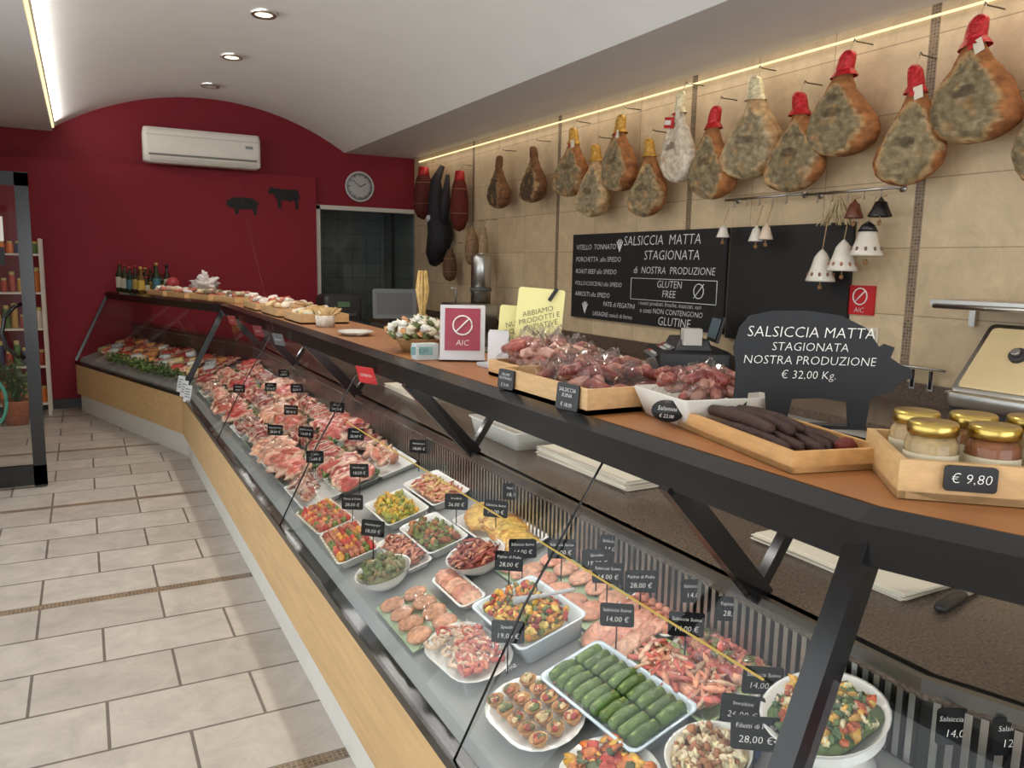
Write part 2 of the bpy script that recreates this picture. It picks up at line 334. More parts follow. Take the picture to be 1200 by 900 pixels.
# hams -------------------------------------------------------------
def interp(tab,t):
    for (a,x),(c,y) in zip(tab,tab[1:]):
        if t<=c:
            k=(t-a)/(c-a); k=k*k*(3-2*k)*.5+k*.5; return x+(y-x)*k
    return tab[-1][1]
PR=[(0,.10),(.03,.2),(.10,.23),(.19,.24),(.22,.26),(.34,.42),(.46,.64),(.58,.84),(.70,.97),(.80,1.0),(.89,.86),(.95,.62),(.985,.34),(1,.02)]
mixc=lambda a,bb,k:tuple(a[i]*(1-k)+bb[i]*k for i in range(3))+(1,)
def ham(y,zt,zb,wid,top,flip=1,yaw=0,style=0):
    L=zt-zb; W=wid/2*1.0; b=B(); b.M=T(3.60,y,zt)@RZ(-pi/2+yaw)@RY(random.uniform(-.06,.06)+flip*.07)
    nu,nv=44,56; v=[];c=[];f=[];fm=[]; off=Vector((random.random()*40,random.random()*40,0))
    g=random.uniform(.85,1.15)
    rind=jit(C(176,118,70),.08); rind2=jit(C(128,80,46),.08); face=(C(138,122,92)[0]*g,C(138,122,92)[1]*g,C(138,122,92)[2]*g,1); face2=C(92,80,60); lite=C(176,162,130); fat=C(196,154,104)
    if style==1: rind=C(222,212,196); rind2=C(200,188,165); face=C(212,200,180); face2=C(194,178,150); lite=C(228,222,210); fat=C(216,200,176)
    if style==2: rind=C(126,86,56); rind2=C(92,62,40); face=C(88,72,54); face2=C(60,48,36); lite=C(132,112,82)
    if style==3: rind=C(200,168,124); rind2=C(176,136,92); face=C(150,134,104); face2=C(112,98,74); lite=C(190,178,150); fat=C(206,176,134)
    fy=random.uniform(-.05,.05)
    for j in range(nv+1):
        t=j/nv; w=interp(PR,t)*W; sh=flip*W*.20*math.sin(pi*min(1,t*1.1))
        for i in range(nu):
            a=2*pi*i/nu; q=Vector((math.cos(a),math.sin(a),t*3))
            k=1+(.12 if t>.2 else .05)*noise.noise(q*1.6+off)
            x=w*math.cos(a)*k; d=min(w*.62,.105)+(.010 if t<.2 else 0); yy=d*math.sin(a)*k
            up=max(0,(.70-t)/.36)
            ex=(x-flip*W*(.08-.10*up))/(W*(.84-.42*up)); ez=(t-.70)/(.38 if t<.70 else .28)
            m=ex*ex+ez*ez+.35*noise.noise(Vector((x*14,t*6,0))+off)+.15*noise.noise(Vector((x*40,t*18,5))+off)
            if math.sin(a)>.05: m=9
            if m<1: yy=-abs(yy); yy=max(yy,-d*.66)+.010*noise.noise(Vector((x*40,t*20,1))+off)
            v.append((x+sh,yy,-t*L))
            n1=noise.noise(Vector((x*22,t*10,3))+off)*.5+.5; n2=noise.noise(Vector((x*55,t*24,7))+off)*.5+.5; n3=noise.noise(Vector((x*16,t*8,13))+off)
            if t<(.19 if not isinstance(top,str) else 0): col=top
            elif m<.9:
                col=mixc(face,face2,min(1,max(0,n1*1.4-.35))); col=mixc(col,lite,min(.6,max(0,n2-.5)*2.0))
                if n3>.28: col=mixc(col,C(176,132,84),min(.5,(n3-.28)*3))
                bo=math.hypot(ex+.1*flip,(t-.60-fy)/.10); 
                if bo<.45: col=mixc(col,C(70,56,42),.6)
            elif m<1.12: col=mixc(fat,face,.3+.4*n1)
            else: col=mixc(rind,rind2,min(1,max(0,n1*1.1-.1+max(0,t-.8)*2)))
            c.append(col)
    for j in range(nv):
        for i in range(nu):
            p=j*nu+i;q=j*nu+(i+1)%nu; f.append((p,p+nu,q+nu,q)); fm.append(1 if (j/nv<.19 and not isinstance(top,str)) else 0)
    f.append(tuple(range(nu))); fm.append(0); f.append(tuple(nv*nu+i for i in range(nu-1,-1,-1))); fm.append(0)
    b.add(v,f,c,fm)
    shx=flip*W*.20*math.sin(pi*.19)
    if not isinstance(top,str):
        b.lathe([(W*.25,-.17*L),(W*.32,-.205*L),(W*.36,-.235*L)],top,1,T(shx,0,0)@Matrix.Diagonal((1,.75,1,1)),16,True,False)
        if random.random()<.6:
            b.box(shx+.01,-.045,-.26*L,.045,.003,.06,C(225,215,195),2,RY(random.uniform(-.3,.3))); b.box(shx+.01,-.048,-.25*L,.025,.002,.02,C(190,50,45) if random.random()<.5 else C(70,110,60),2)
    if style==1: b.box(shx,-.055,-.34*L,.10,.012,.07,C(190,40,40),2,RY(.2)); b.box(shx,-.062,-.34*L,.07,.012,.03,C(235,230,220),2,RY(.2))
    b.tube([(0,0,-.01),(0,.02,.03),(.0,.04,.055)],.004,C(200,185,150),2)
    b.tube([(0,.172,.055),(0,.05,.055),(0,.035,.065),(0,.03,.05)],.004,C(120,115,110),3)
    b.make('cured_ham',[M_ham,M_foil,M_paper,M_metal],loc=(3.60,y,zt))
RD=C(186,24,34); GD=C(200,152,62); WT=C(226,214,176)
H=[(2.36,2.75,2.19,.43,RD,-1,0),(2.665,2.60,2.03,.34,RD,1,0),(3.06,2.75,2.21,.44,RD,-1,0),(3.38,2.60,2.05,.41,RD,1,0),(3.73,2.75,2.15,.43,WT,1,3),(4.05,2.63,2.05,.38,RD,-1,0),(4.40,2.78,2.18,.35,WT,-1,1),(4.735,2.52,1.97,.35,GD,1,0),(5.08,2.73,2.17,.42,GD,-1,0),(5.415,2.56,2.0,.40,GD,1,3),(5.75,2.73,2.18,.40,GD,1,0),(6.41,2.66,2.17,.38,'none',1,2),(7.06,2.65,2.15,.36,'none',-1,2),(1.98,2.50,1.97,.40,RD,-1,0),(1.6,2.72,2.17,.42,RD,1,0)]
for y,zt,zb,w,tp,fl,stl in H: ham(y,zt,zb,w,tp,fl,random.uniform(-.12,.12),stl)
def cut(y,zt,zb,r,col,name,cap=None,ns=3):
    b=B(); L=zt-zb
    b.lathe([(.001,0),(r*.35,-.01),(r*.45,-.1*L),(r*.8,-.25*L),(r,-.5*L),(r*.95,-.8*L),(r*.6,-.95*L),(.001,-L)],col,0,T(3.63,y,zt),18)
    if cap: b.lathe([(.001,.01),(r*.5,0),(r*.55,-.1*L),(r*.60,-.16*L)],cap,1,T(3.63,y,zt),14)
    for k in range(ns):
        z=zt-L*(.3+.2*k); rr=r*.97; b.tube([(3.63+rr*math.cos(a*pi/8),y+rr*math.sin(a*pi/8),z) for a in range(17)],.002,C(170,140,110),2,5)
    b.tube([(3.63,y,zt-.01),(3.66,y,zt+.07),(3.775,y,zt+.07)],.004,C(150,140,120),2)
    b.make(name,[M_ham,M_foil,M_paper],loc=(3.63,y,zt))
cut(8.06,2.60,1.96,.10,C(92,34,26),'hanging_speck',C(170,30,32)); cut(9.10,2.74,2.13,.12,C(88,36,28),'hanging_speck',C(170,30,32))
cut(7.73,2.0,1.60,.075,C(140,112,84),'hanging_salami'); cut(8.30,1.78,1.42,.08,C(100,72,54),'hanging_salami'); cut(7.45,2.0,1.55,.05,C(160,134,104),'hanging_salami')
def stocking(b):
    b.tube([(3.70,8.7,2.72),(3.62,8.7,2.55),(3.62,8.68,2.3),(3.62,8.62,2.1),(3.62,8.55,1.95),(3.62,8.66,1.72),(3.62,8.75,1.62)],[.03,.06,.10,.13,.15,.13,.06],C(22,20,26),0,14)
    b.tube([(3.66,8.45,2.6),(3.64,8.47,2.3),(3.64,8.50,2.05)],[.02,.06,.05],C(30,26,32),0,10)
    b.blob((3.5,8.62,2.12),(.03,.05,.04),C(190,190,190),0)
simple('hanging_black_stocking',stocking,[M_dry])
for ya,yb,z in ((3.40,4.03,2.05),(2.76,3.37,2.04)):
    b=B(); b.tube([(3.70,ya,z),(3.70,yb,z)],.008,C(190,188,184),0,10)
    for y in (ya+.04,yb-.04): b.tube([(3.775,y,z),(3.70,y,z)],.007,C(190,188,184),0); b.lathe([(.02,0),(.02,.006)],C(190,188,184),0,T(3.77,y,z)@RY(pi/2),14)
    for k in range(5):
        y=ya+.1+k*(yb-ya-.2)/4; b.tube([(3.70,y,z+.01),(3.685,y,z-.02),(3.69,y,z-.045),(3.675,y,z-.05)],.003,C(170,168,164),0,6)
    b.make('wall_hook_rail',[M_metal])
def bell(y,zt,zb,r,col,name,capcol=None,hang=2.0,band=None):
    b=B(); L=zt-zb; M=T(3.64,y,zt)
    b.lathe([(.004,0),(r*.3,-.02),(r*.5,-.25*L),(r*.72,-.6*L),(r,-.95*L),(r*.98,-L),(r*.9,-.97*L),(r*.6,-.5*L),(.003,-.1*L)],col,0,M,24)
    if capcol: b.lathe([(.004,.012),(r*.4,-.01),(r*.60,-.25*L)],capcol,0,M,20)
    if band:
        for a in range(10): b.blob((3.64+r*.86*math.cos(a*pi/5),y+r*.86*math.sin(a*pi/5),zt-.78*L),(.008,.008,.012),band,1)
    b.tube([(3.64,y,zt),(3.68,y,hang)],.003,C(180,150,110),1); b.tube([(3.64,y,zt-.5*L),(3.64,y,zb-.03)],.003,C(180,150,110),1); b.blob((3.64,y,zb-.03),(.012,.012,.014),C(150,110,70),1)
    b.make(name,[M_ceram,M_dry],loc=(3.64,y,zt))
CW=C(226,220,208)
bell(3.97,1.90,1.81,.042,CW,'ceramic_bell'); bell(3.68,1.88,1.78,.046,CW,'ceramic_bell'); bell(3.60,1.89,1.79,.044,C(220,200,180),'ceramic_bell')
bell(3.17,1.73,1.55,.08,CW,'ceramic_bell',band=C(140,100,70)); bell(3.03,1.78,1.61,.08,CW,'ceramic_bell',band=C(170,120,90)); bell(2.885,1.86,1.69,.085,C(222,214,200),'ceramic_bell',C(35,32,34),band=C(120,100,90)); bell(2.98,1.99,1.89,.05,C(104,56,40),'small_bell'); bell(2.82,1.99,1.89,.06,C(28,26,26),'small_bell')
b=B()
for k in range(34):
    a=random.uniform(-1,1); b.tube([(3.69,3.12,2.02),(3.68+random.uniform(-.03,.03),3.12+a*.06,1.94),(3.68+random.uniform(-.04,.03),3.12+a*.12,1.86)],.003,jit(C(196,178,138)),0,4)
b.make('dried_flower_bunch',[M_dry])

# ---------------------------------------------------------------- counter
REF=[Vector((1.41,-.38)),Vector((1.0,.76)),Vector((1.0,6.95)),Vector((.216,9.55))]
def offp(o):
    out=[]
    for i,p in enumerate(REF):
        def nrm(a,b): d=(b-a).normalized(); return Vector((d.y,-d.x))
        if i==0: n=nrm(REF[0],REF[1]); out.append(p+n*o)
        elif i==len(REF)-1: n=nrm(REF[-2],REF[-1]); out.append(p+n*o)
        else:
            n1=nrm(REF[i-1],p);n2=nrm(p,REF[i+1]); m=(n1+n2).normalized(); out.append(p+m*(o/m.dot(n1)))
    return out
def sweep(b,prof,col,mat=0,seg=(0,3)):
    rings=[[(q.x,q.y,z) for q in offp(o)] for o,z in prof]; n=len(prof); v=[];f=[]
    idx=range(seg[0],seg[1]+1)
    for k in idx:
        for r in rings: v.append(r[k])
    m=seg[1]-seg[0]
    for k in range(m):
        for i in range(n):
            a=k*n+i;c=k*n+(i+1)%n; f.append((a,c,c+n,a+n))
    f.append(tuple(range(n-1,-1,-1))); f.append(tuple(m*n+i for i in range(n)))
    b.add(v,f,col,mat,None,False)
def rect(o0,o1,z0,z1): return [(o0,z0),(o1,z0),(o1,z1),(o0,z1)]
b=B()
sweep(b,rect(-.305,.42,0,.19),C(222,220,214),0)
sweep(b,[(-.34,.19),(-.30,.19),(-.30,.50),(-.34,.50)],C(206,170,120),1)
sweep(b,[(-.345,.50),(-.29,.50),(-.29,.53),(-.345,.53)],BLK,2)
sweep(b,[(-.30,.19),(.27,.19),(.27,.74),(-.28,.565),(-.30,.53)],C(150,150,148),0)
sweep(b,[(.255,.72),(.30,.72),(.30,.90),(.255,.90)],C(60,60,60),3)
for o1,sg in ((.86,(0,2)),(.42,(2,3))):
    sweep(b,[(.27,.15),(o1,.15),(o1,.86),(.27,.86)],C(205,203,198),0,sg)
    sweep(b,[(.25,.87),(o1+.02,.87),(o1+.02,.90),(.25,.90)],WHITE,4,sg)
sweep(b,[(.245,.885),(.262,.885),(.262,.91),(.245,.91)],C(120,120,120),3)
for seg in range(3):
    A=offp(.25)[seg]; Z=offp(.25)[seg+1]; d=Z-A; Ln=d.length; u=d/Ln; ang=math.atan2(u.y,u.x)
    n=int(Ln/.024)
    for k in range(n):
        p=A+u*(k+.5)*.024; b.box(0,0,0,.012,.012,.13,C(175,175,172),3,T(p.x,p.y,.81)@RZ(ang))
sweep(b,[(-.01,1.175),(.06,1.175),(.075,1.235),(.03,1.256),(-.015,1.24)],BLK,2)
sweep(b,[(.06,1.225),(.45,1.225),(.45,1.25),(.055,1.25)],C(158,104,60),1)
sweep(b,[(.06,1.195),(.10,1.195),(.10,1.225),(.06,1.225)],C(60,60,60),3)
sweep(b,[(.43,1.2),(.46,1.2),(.46,1.252),(.43,1.252)],BLK,2)
def strut(p0,p1,w,t):
    p0=Vector(p0);p1=Vector(p1);d=(p1-p0);L=d.length;d.normalize(); s=Vector((0,1,0)); n=d.cross(s).normalized(); s=n.cross(d)
    M=Matrix((d,s,n)).transposed().to_4x4(); M.translation=(p0+p1)/2; b.box(0,0,0,L,w,t,BLK,2,M)
for y in (1.2,2.65,4.1,5.5,6.7):
    strut((1.0,y,1.19),(1.27,y,.90),.03,.05); strut((1.25,y,.91),(1.44,y,1.2),.025,.025)
for i in (1,2):
    q=REF[i]; g=offp(-.33)[i]; strut((q.x+.01,q.y,1.2),(g.x,g.y,.54),.038,.042)
G0=offp(-.335); G1=offp(-.004); G2=offp(.26)
strut((G1[3].x,G1[3].y,1.2),(G0[3].x,G0[3].y,.54),.025,.025)
for i in range(3): b.add([(G0[i].x,G0[i].y,.53),(G0[i+1].x,G0[i+1].y,.53),(G1[i+1].x,G1[i+1].y,1.18),(G1[i].x,G1[i].y,1.18)],[(0,1,2,3)],WHITE,5,None,False)
b.add([(G0[3].x,G0[3].y,.53),(G1[3].x,G1[3].y,1.19),(G2[3].x,G2[3].y,1.19),(G2[3].x,G2[3].y,.75)],[(0,1,2,3)],WHITE,5,None,False)
for y in (1.44,3.2,4.95): 
    b.tube([(.663,y+.03,.53),(.82,y+.015,.86),(.994,y-.02,1.18)],.003,BLK,2,6)
b.box(.884,1.92,.985,.003,2.2,.0028,WHITE,6,None)  # thin glowing bar added on the pane as a painted warm reflection
b.make('deli_display_counter',[M_plain,M_wood,M_black,M_metal,M_gran,M_glass,M_reflect])
def rear(b):
    b.box(3.40,4.9,.46,.66,9.0,.88,C(190,186,178),0); b.box(3.39,4.9,.93,.72,9.0,.04,C(110,98,86),1); b.box(3.745,4.9,1.0,.02,9.0,.1,C(150,140,128),1)
    for y in [.9+i*.75 for i in range(11)]: b.box(3.065,y,.46,.008,.70,.78,C(204,200,192),0); b.tube([(3.05,y-.2,.78),(3.05,y+.2,.78)],.007,C(180,180,180),2,8)
simple('rear_worktop',rear,[M_plain,M_gran,M_metal])
simple('service_desk',lambda b:(b.box(2.45,8.0,.46,1.0,.7,.92,C(120,112,104)),b.box(2.45,8.0,.935,1.06,.76,.03,C(80,74,70))),[M_plain],.004)

# ---------------------------------------------------------------- deck food
SL=math.atan(.3)
def DK(x,y,h=0,rz=0): return T(x,y,.57+(x-.70)*.30+h+.002)@RY(-SL)@RZ(rz)
def tray(b,w,l,h=.03,col=WHITE,r=.02,mat=0,M=None,t=.006):
    b.loft([(w*.88,l*.92,0,r),(w*.98,l*.98,h*.9,r),(w+.012,l+.012,h,r),(w+.010,l+.010,h+.003,r),(w-t,l-t,h,r),(w*.86,l*.9,.006,r)],col,mat,M)
def bowl(b,r,h=.05,col=WHITE,mat=0,M=None):
    b.lathe([(r*.5,0),(r*.6,.004),(r*.9,h*.6),(r,h),(r*1.03,h+.002),(r*.98,h-.001),(r*.86,h*.62),(r*.55,.012),(.001,.010)],col,mat,M,32)
def fill(b,w,l,z,cols,n,size,kind='chunk',mat=1,rnd=False,hz=.02):
    n=int(n*2.0); size*=.74
    b.loft([(w*.9,l*.9,z-.012,.04),(w*.96,l*.96,z,.04),(w*.5,l*.5,z+hz*.5,.04)],jit(cols[0],.1),mat)
    for k in range(n):
        if rnd: 
            a=random.uniform(0,2*pi); q=math.sqrt(random.random()); x=w/2*q*math.cos(a); y=l/2*q*math.sin(a)
        else: x=random.uniform(-w/2,w/2); y=random.uniform(-l/2,l/2)
        s=size*random.uniform(.65,1.25); c=jit(random.choice(cols),.22); zz=z+random.uniform(.2,1)*hz*(1-(2*x/w)**2*.6)
        if kind=='chunk': b.blob((x,y,zz),(s,s*.7,s*.5),c,mat,(random.random()*6,random.random()*6,random.random()*6),.5)
        elif kind=='slice': b.blob((x,y,zz),(s,s*.85,s*.18),c,mat,(random.uniform(-.4,.4),random.uniform(-.4,.4),random.random()*6),.4)
        elif kind=='stick': b.blob((x,y,zz),(s*1.6,s*.38,s*.34),c,mat,(0,random.uniform(-.3,.3),random.random()*6),.3)
def film(b,w,l,h,mat=2,seed=0,M=None):
    nx,ny=28,32; v=[];f=[]
    for j in range(ny+1):
        for i in range(nx+1):
            u=i/nx*2-1;t=j/ny*2-1; e=max(0,1-max(abs(u),abs(t))**4); k=noise.noise(Vector((u*3+seed,t*4,seed)))*.35+noise.noise(Vector((u*9,t*10+seed,0)))*.18
            v.append((u*w/2,t*l/2,h*e*(.8+k)+.004))
    for j in range(ny):
        for i in range(nx): a=j*(nx+1)+i; f.append((a,a+1,a+nx+2,a+nx+1))
    b.add(v,f,WHITE,mat,M)
FM=[M_ceram,M_food,M_film,M_meat,M_leaf,M_plain]
red=[C(150,42,38),C(166,58,50),C(130,34,32)]; pink=[C(216,154,128),C(206,138,114),C(220,166,138)]; grn=[C(78,100,48),C(104,124,60),C(58,82,42)]
yel=[C(216,176,90),C(224,192,112)]
LINER=C(176,196,160)
def dish(name,x,y,build,rz=0,h=0,grp=FM):
    b=B(); b.M=DK(x,y,h,rz); build(b); return b.make(name,grp,loc=tuple(b.M.translation))
def skew(b):
    tray(b,.14,.30) 
    for k in range(9):
        yy=-.125+k*.031; b.tube([(-.08,yy,.035),(.08,yy,.04)],.0015,C(200,170,120),5,5)
        for j in range(7): b.blob((-.054+j*.018,yy,.033),(.011,.014,.013),jit(random.choice([C(186,54,40),C(206,140,55),C(106,118,50),C(190,116,86),C(160,70,55)]),.2),1,(random.random(),random.random(),0),.45)
dish('skewer_tray',.79,2.98,skew,.05); dish('skewer_tray',.79,2.66,skew,-.05)
dish('pepper_tray',1.01,2.78,lambda b:(tray(b,.16,.28),fill(b,.12,.23,.022,[C(206,182,70),C(140,146,60),C(210,160,62)],70,.018)))
dish('chicken_roll_tray',1.18,2.80,lambda b:(tray(b,.15,.32),fill(b,.11,.27,.022,[C(215,154,124),C(206,176,116),C(186,104,84)],60,.018,'stick')))
def cutl(b):
    tray(b,.16,.40,.03)
    for k in range(10):
        b.blob((random.uniform(-.02,.02),-.16+k*.036,.03+.004*(k%3)),(.065,.05,.010),jit(random.choice(yel),.08),1,(.35,0,random.random()),.2,res=(18,10),edge=C(180,120,54))
dish('breaded_cutlet_tray',1.18,2.26,cutl)
dish('stuffed_vegetable_tray',1.02,2.44,lambda b:(tray(b,.14,.28),fill(b,.11,.23,.022,[C(120,126,60),C(94,104,48),C(170,110,60),C(150,88,56)],50,.022)))
dish('chop_bowl',1.04,2.13,lambda b:(bowl(b,.092,.05),fill(b,.14,.14,.04,[C(146,62,48),C(196,132,98),C(118,50,42)],60,.02,'stick',rnd=True,hz=.03)))
dish('rolled_veal_bowl',.80,2.30,lambda b:(bowl(b,.088,.05),fill(b,.13,.13,.045,[C(120,120,74),C(96,106,60),C(146,124,86)],45,.024,rnd=True,hz=.03)))
dish('sausage_tray',.905,2.42,lambda b:(tray(b,.09,.28,.02),fill(b,.07,.22,.022,[C(186,116,92),C(160,88,70),C(200,138,108)],40,.02,'stick')))
def burg(n,m,cols,sx=.072,r=.036,stagger=True):
    def g(b):
        b.box(0,0,.002,sx*n+.015,sx*m+.02,.003,LINER,5)
        for i in range(n):
            for j in range(m):
                b.blob(((i-(n-1)/2)*sx+random.uniform(-.004,.004),(j-(m-1)/2)*sx,.014),(r*1.02,r,.012),jit(random.choice(cols),.08),1,(random.uniform(-.08,.08),random.uniform(-.1,.1),random.random()*3),.10,4,(18,10))
    return g
def bwrap(b): burg(2,4,[C(196,138,106),C(206,148,114)])(b); film(b,.16,.31,.034,2,4)
dish('hamburger_patties',.80,2.03,bwrap)
dish('chicken_burgers',1.165,1.80,burg(2,5,[C(214,148,118),C(206,138,106),C(220,160,130)],.078,.038)); 
dish('chicken_cutlet_rows',1.10,2.00,burg(1,2,pink,.06,.030))
dish('sliced_turkey_tray',.935,2.045,lambda b:(tray(b,.075,.22,.02),[b.blob((0,-.09+k*.026,.022),(.034,.026,.007),jit(random.choice(pink),.1),1,(.5,0,0),.2,res=(14,8)) for k in range(8)]))
dish('sausage_coil_tray',.895,.965,lambda b:(tray(b,.10,.16,.02),fill(b,.08,.13,.022,[C(160,76,60),C(186,110,86)],26,.022,'stick')))
dish('minced_meat_tray',.83,.93 if False else .90,lambda b:(tray(b,.0001+.10,.14,.02),fill(b,.08,.11,.02,[C(170,70,62),C(190,90,78)],40,.014)),.2)
dish('marinated_meat_tray',1.13,2.50 if False else 2.02,lambda b:(tray(b,.001+.05,.12,.018),fill(b,.04,.1,.02,[C(170,80,50),C(150,60,44)],20,.014)),0) if False else None
def psal(b):
    tray(b,.19,.28,.055,C(214,224,230)); fill(b,.15,.23,.045,[C(224,170,56),C(210,128,42),C(172,56,38),C(100,114,50),C(226,192,96)],150,.015,hz=.03)
    b.tube([(-.02,.02,.085),(.03,-.02,.09),(.10,-.10,.11)],[.012,.006,.005],C(170,170,170),5)
dish('pepper_salad_tray',.995,1.72,psal)
dish('chicken_breast_slices',1.13,1.50,lambda b:(b.box(0,0,.002,.17,.16,.003,LINER,5),[b.blob((-.05+i*.033,-.05+j*.05,.012+.004*i),(.045,.03,.009),jit(random.choice(pink),.08),1,(0,-.25,random.uniform(-.4,.4)),.2,res=(16,9)) for i in range(4) for j in range(3)]))
dish('meatball_tray',1.222,1.50,lambda b:(tray(b,.075,.2,.02),[b.blob((-.024+i*.024,-.08+j*.027,.025),(.013,.013,.013),jit(random.choice([C(206,130,98),C(190,114,84)]),.12),1) for i in range(3) for j in range(7)]))
def zuc(b):
    tray(b,.17,.34,.035,C(208,222,232))
    for j in range(10):
        for i in range(2):
            c=C(86,110,50); x=-.038+i*.074; y=-.145+j*.032; q=random.uniform(-.004,.004)
            b.tube([(x-.036,y,.036),(x-.031,y,.036),(x-.01,y+q,.039),(x+.012,y+q,.039),(x+.031,y,.036),(x+.036,y,.036)],[.008,.0135,.0145,.015,.0135,.007],jit(c,.3),1,10)
            b.tube([(x-.03,y,.048),(x+.03,y,.048)],.0045,C(142,156,90),1,6)
    for k in range(40): b.blob((random.uniform(-.07,.07),random.uniform(-.15,.15),.030),(.009,.006,.006),jit(C(166,106,64)),1,nz=.4)
dish('stuffed_zucchini_tray',.985,1.32,zuc,.04)
dish('wrapped_meat_rolls',1.12,1.26,lambda b:(tray(b,.12,.28,.02,C(170,196,138)),fill(b,.09,.24,.025,[C(214,144,112),C(196,96,80),C(220,180,150)],50,.022,'stick',hz=.025),film(b,.12,.28,.05,2,8)))
def wrp(b): tray(b,.095,.26,.02); fill(b,.08,.22,.02,[C(206,114,92),C(212,148,106),C(110,114,52),C(180,74,60)],50,.022,hz=.03); film(b,.11,.3,.07,2,3)
dish('wrapped_chicken_pack',1.212,1.24,wrp)
def plate(b,w,l): b.loft([(w*.6,l*.6,0,w/2),(w*.95,l*.95,.015,w/2),(w,l,.02,w/2),(w*.97,l*.98,.021,w/2),(w*.7,l*.75,.008,w/2)],WHITE,0)
def bac(b):
    plate(b,.17,.30)
    for k in range(38):
        x=random.uniform(-.055,.055);y=random.uniform(-.11,.11); a0=random.random()*6
        pts=[(x+.020*math.cos(a0+t*.7)*(1-t*.06),y+.026*math.sin(a0+t*.7)*(1-t*.06),.024+random.uniform(0,.014)) for t in range(9)]
        b.tube(pts,.006,jit(random.choice([C(206,116,94),C(226,194,164),C(184,80,68),C(210,140,112)]),.15),1,6)
    film(b,.17,.28,.055,2,9)
dish('bacon_roll_plate',.825,1.74,bac,.08)
def tart(b):
    plate(b,.18,.27)
    for i in range(3):
        for j in range(5):
            M=T(-.045+i*.045,-.09+j*.045,.012); b.lathe([(.012,0),(.020,.018),(.021,.020),(.018,.018),(.001,.016)],jit(C(190,136,76),.15),1,M,14)
            for q in range(5): b.blob((-.045+i*.045+random.uniform(-.009,.009),-.09+j*.045+random.uniform(-.009,.009),.034),(.009,.007,.006),jit(random.choice([C(166,54,44),C(220,190,140),C(184,110,60),C(102,112,54)])),1,nz=.4)
dish('tartlet_plate',.835,1.415,tart,.05)
dish('roast_pepper_plate',.85,1.15,lambda b:(plate(b,.19,.22),fill(b,.13,.15,.022,[C(176,44,28),C(206,112,36),C(70,80,36),C(216,164,56)],70,.02,'slice',hz=.02)))
dish('bean_bowl',1.0,1.035,lambda b:(bowl(b,.080,.05),fill(b,.13,.13,.042,[C(216,190,144),C(222,206,170),C(160,102,64)],90,.014,rnd=True,hz=.02)))
dish('prawn_salad_bowl',1.02,.865,lambda b:(bowl(b,.075,.045),fill(b,.12,.12,.038,[C(210,140,86),C(184,88,60),C(96,116,50),C(222,194,150)],80,.014,rnd=True)))
def hb(b):
    b.lathe([(.075,0),(.062,.01),(.055,.06),(.07,.075),(.10,.085)],WHITE,0,None,32); b.M=b.M@T(0,0,.075); bowl(b,.108,.042); fill(b,.17,.17,.036,[C(92,114,48),C(180,86,48),C(212,162,64),C(62,88,40),C(222,206,166)],130,.014,rnd=True,hz=.022)
dish('salad_bowl_on_stand',1.165,.905,hb)
def blu(b):
    b.box(0,0,.02,.12,.08,.035,C(25,50,130),5); b.box(0,0,.0385,.11,.07,.002,C(225,225,230),5); b.box(0,0,.040,.11,.03,.002,C(30,60,150),5); b.text('fette',.03,WHITE,T(0,0,.042)@RZ(-.7),5)
dish('cheese_slice_pack',1.105,1.06,blu,.5,.0)
dish('meat_slice_tray',1.27,.50,lambda b:(tray(b,.2,.3),fill(b,.16,.25,.02,red,25,.05,'slice')),.35)
dish('meat_slice_tray',1.02,.60,lambda b:(tray(b,.16,.26),fill(b,.12,.2,.02,pink,25,.04,'slice')),.35)
FAT=C(220,186,160)
def steak(b,x,y,s,c,rz,th=.3,z=.02,ty=0,tx=0,lw=.62,fat=True):
    b.blob((x,y,z),(s,s*lw,s*th),c,3,(tx,ty,rz),.38,1.8,res=(22,12),edge=FAT if fat else None)
yy=3.15; k=0
names=['beef_cuts','sliced_beef','veal_cuts','beef_cuts','pork_chops','beef_cuts','sliced_beef','veal_cuts','beef_cuts','beef_cuts']
PAL=[[C(150,42,38),C(162,52,46)],[C(176,72,60),C(160,56,48)],[C(118,30,32),C(132,38,38)],[C(206,140,114),C(196,124,100)],[C(186,104,84),C(176,84,70)],[C(140,50,40),C(156,66,50)]]
def roast(b,x,y,rz,c):
    b.blob((x,y,.045),(.10,.042,.036),c,3,(0,0,rz),.2,1.6,res=(22,14),edge=None)
    for q in range(5):
        e=-.07+q*.035; rr=.041*math.sqrt(max(.1,1-(e/.10)**2))
        b.tube([(x+e*math.cos(rz)-rr*math.cos(a*pi/6)*math.sin(rz),y+e*math.sin(rz)+rr*math.cos(a*pi/6)*math.cos(rz),.045+rr*.92*math.sin(a*pi/6)) for a in range(13)],.0022,C(226,216,190),5,5)
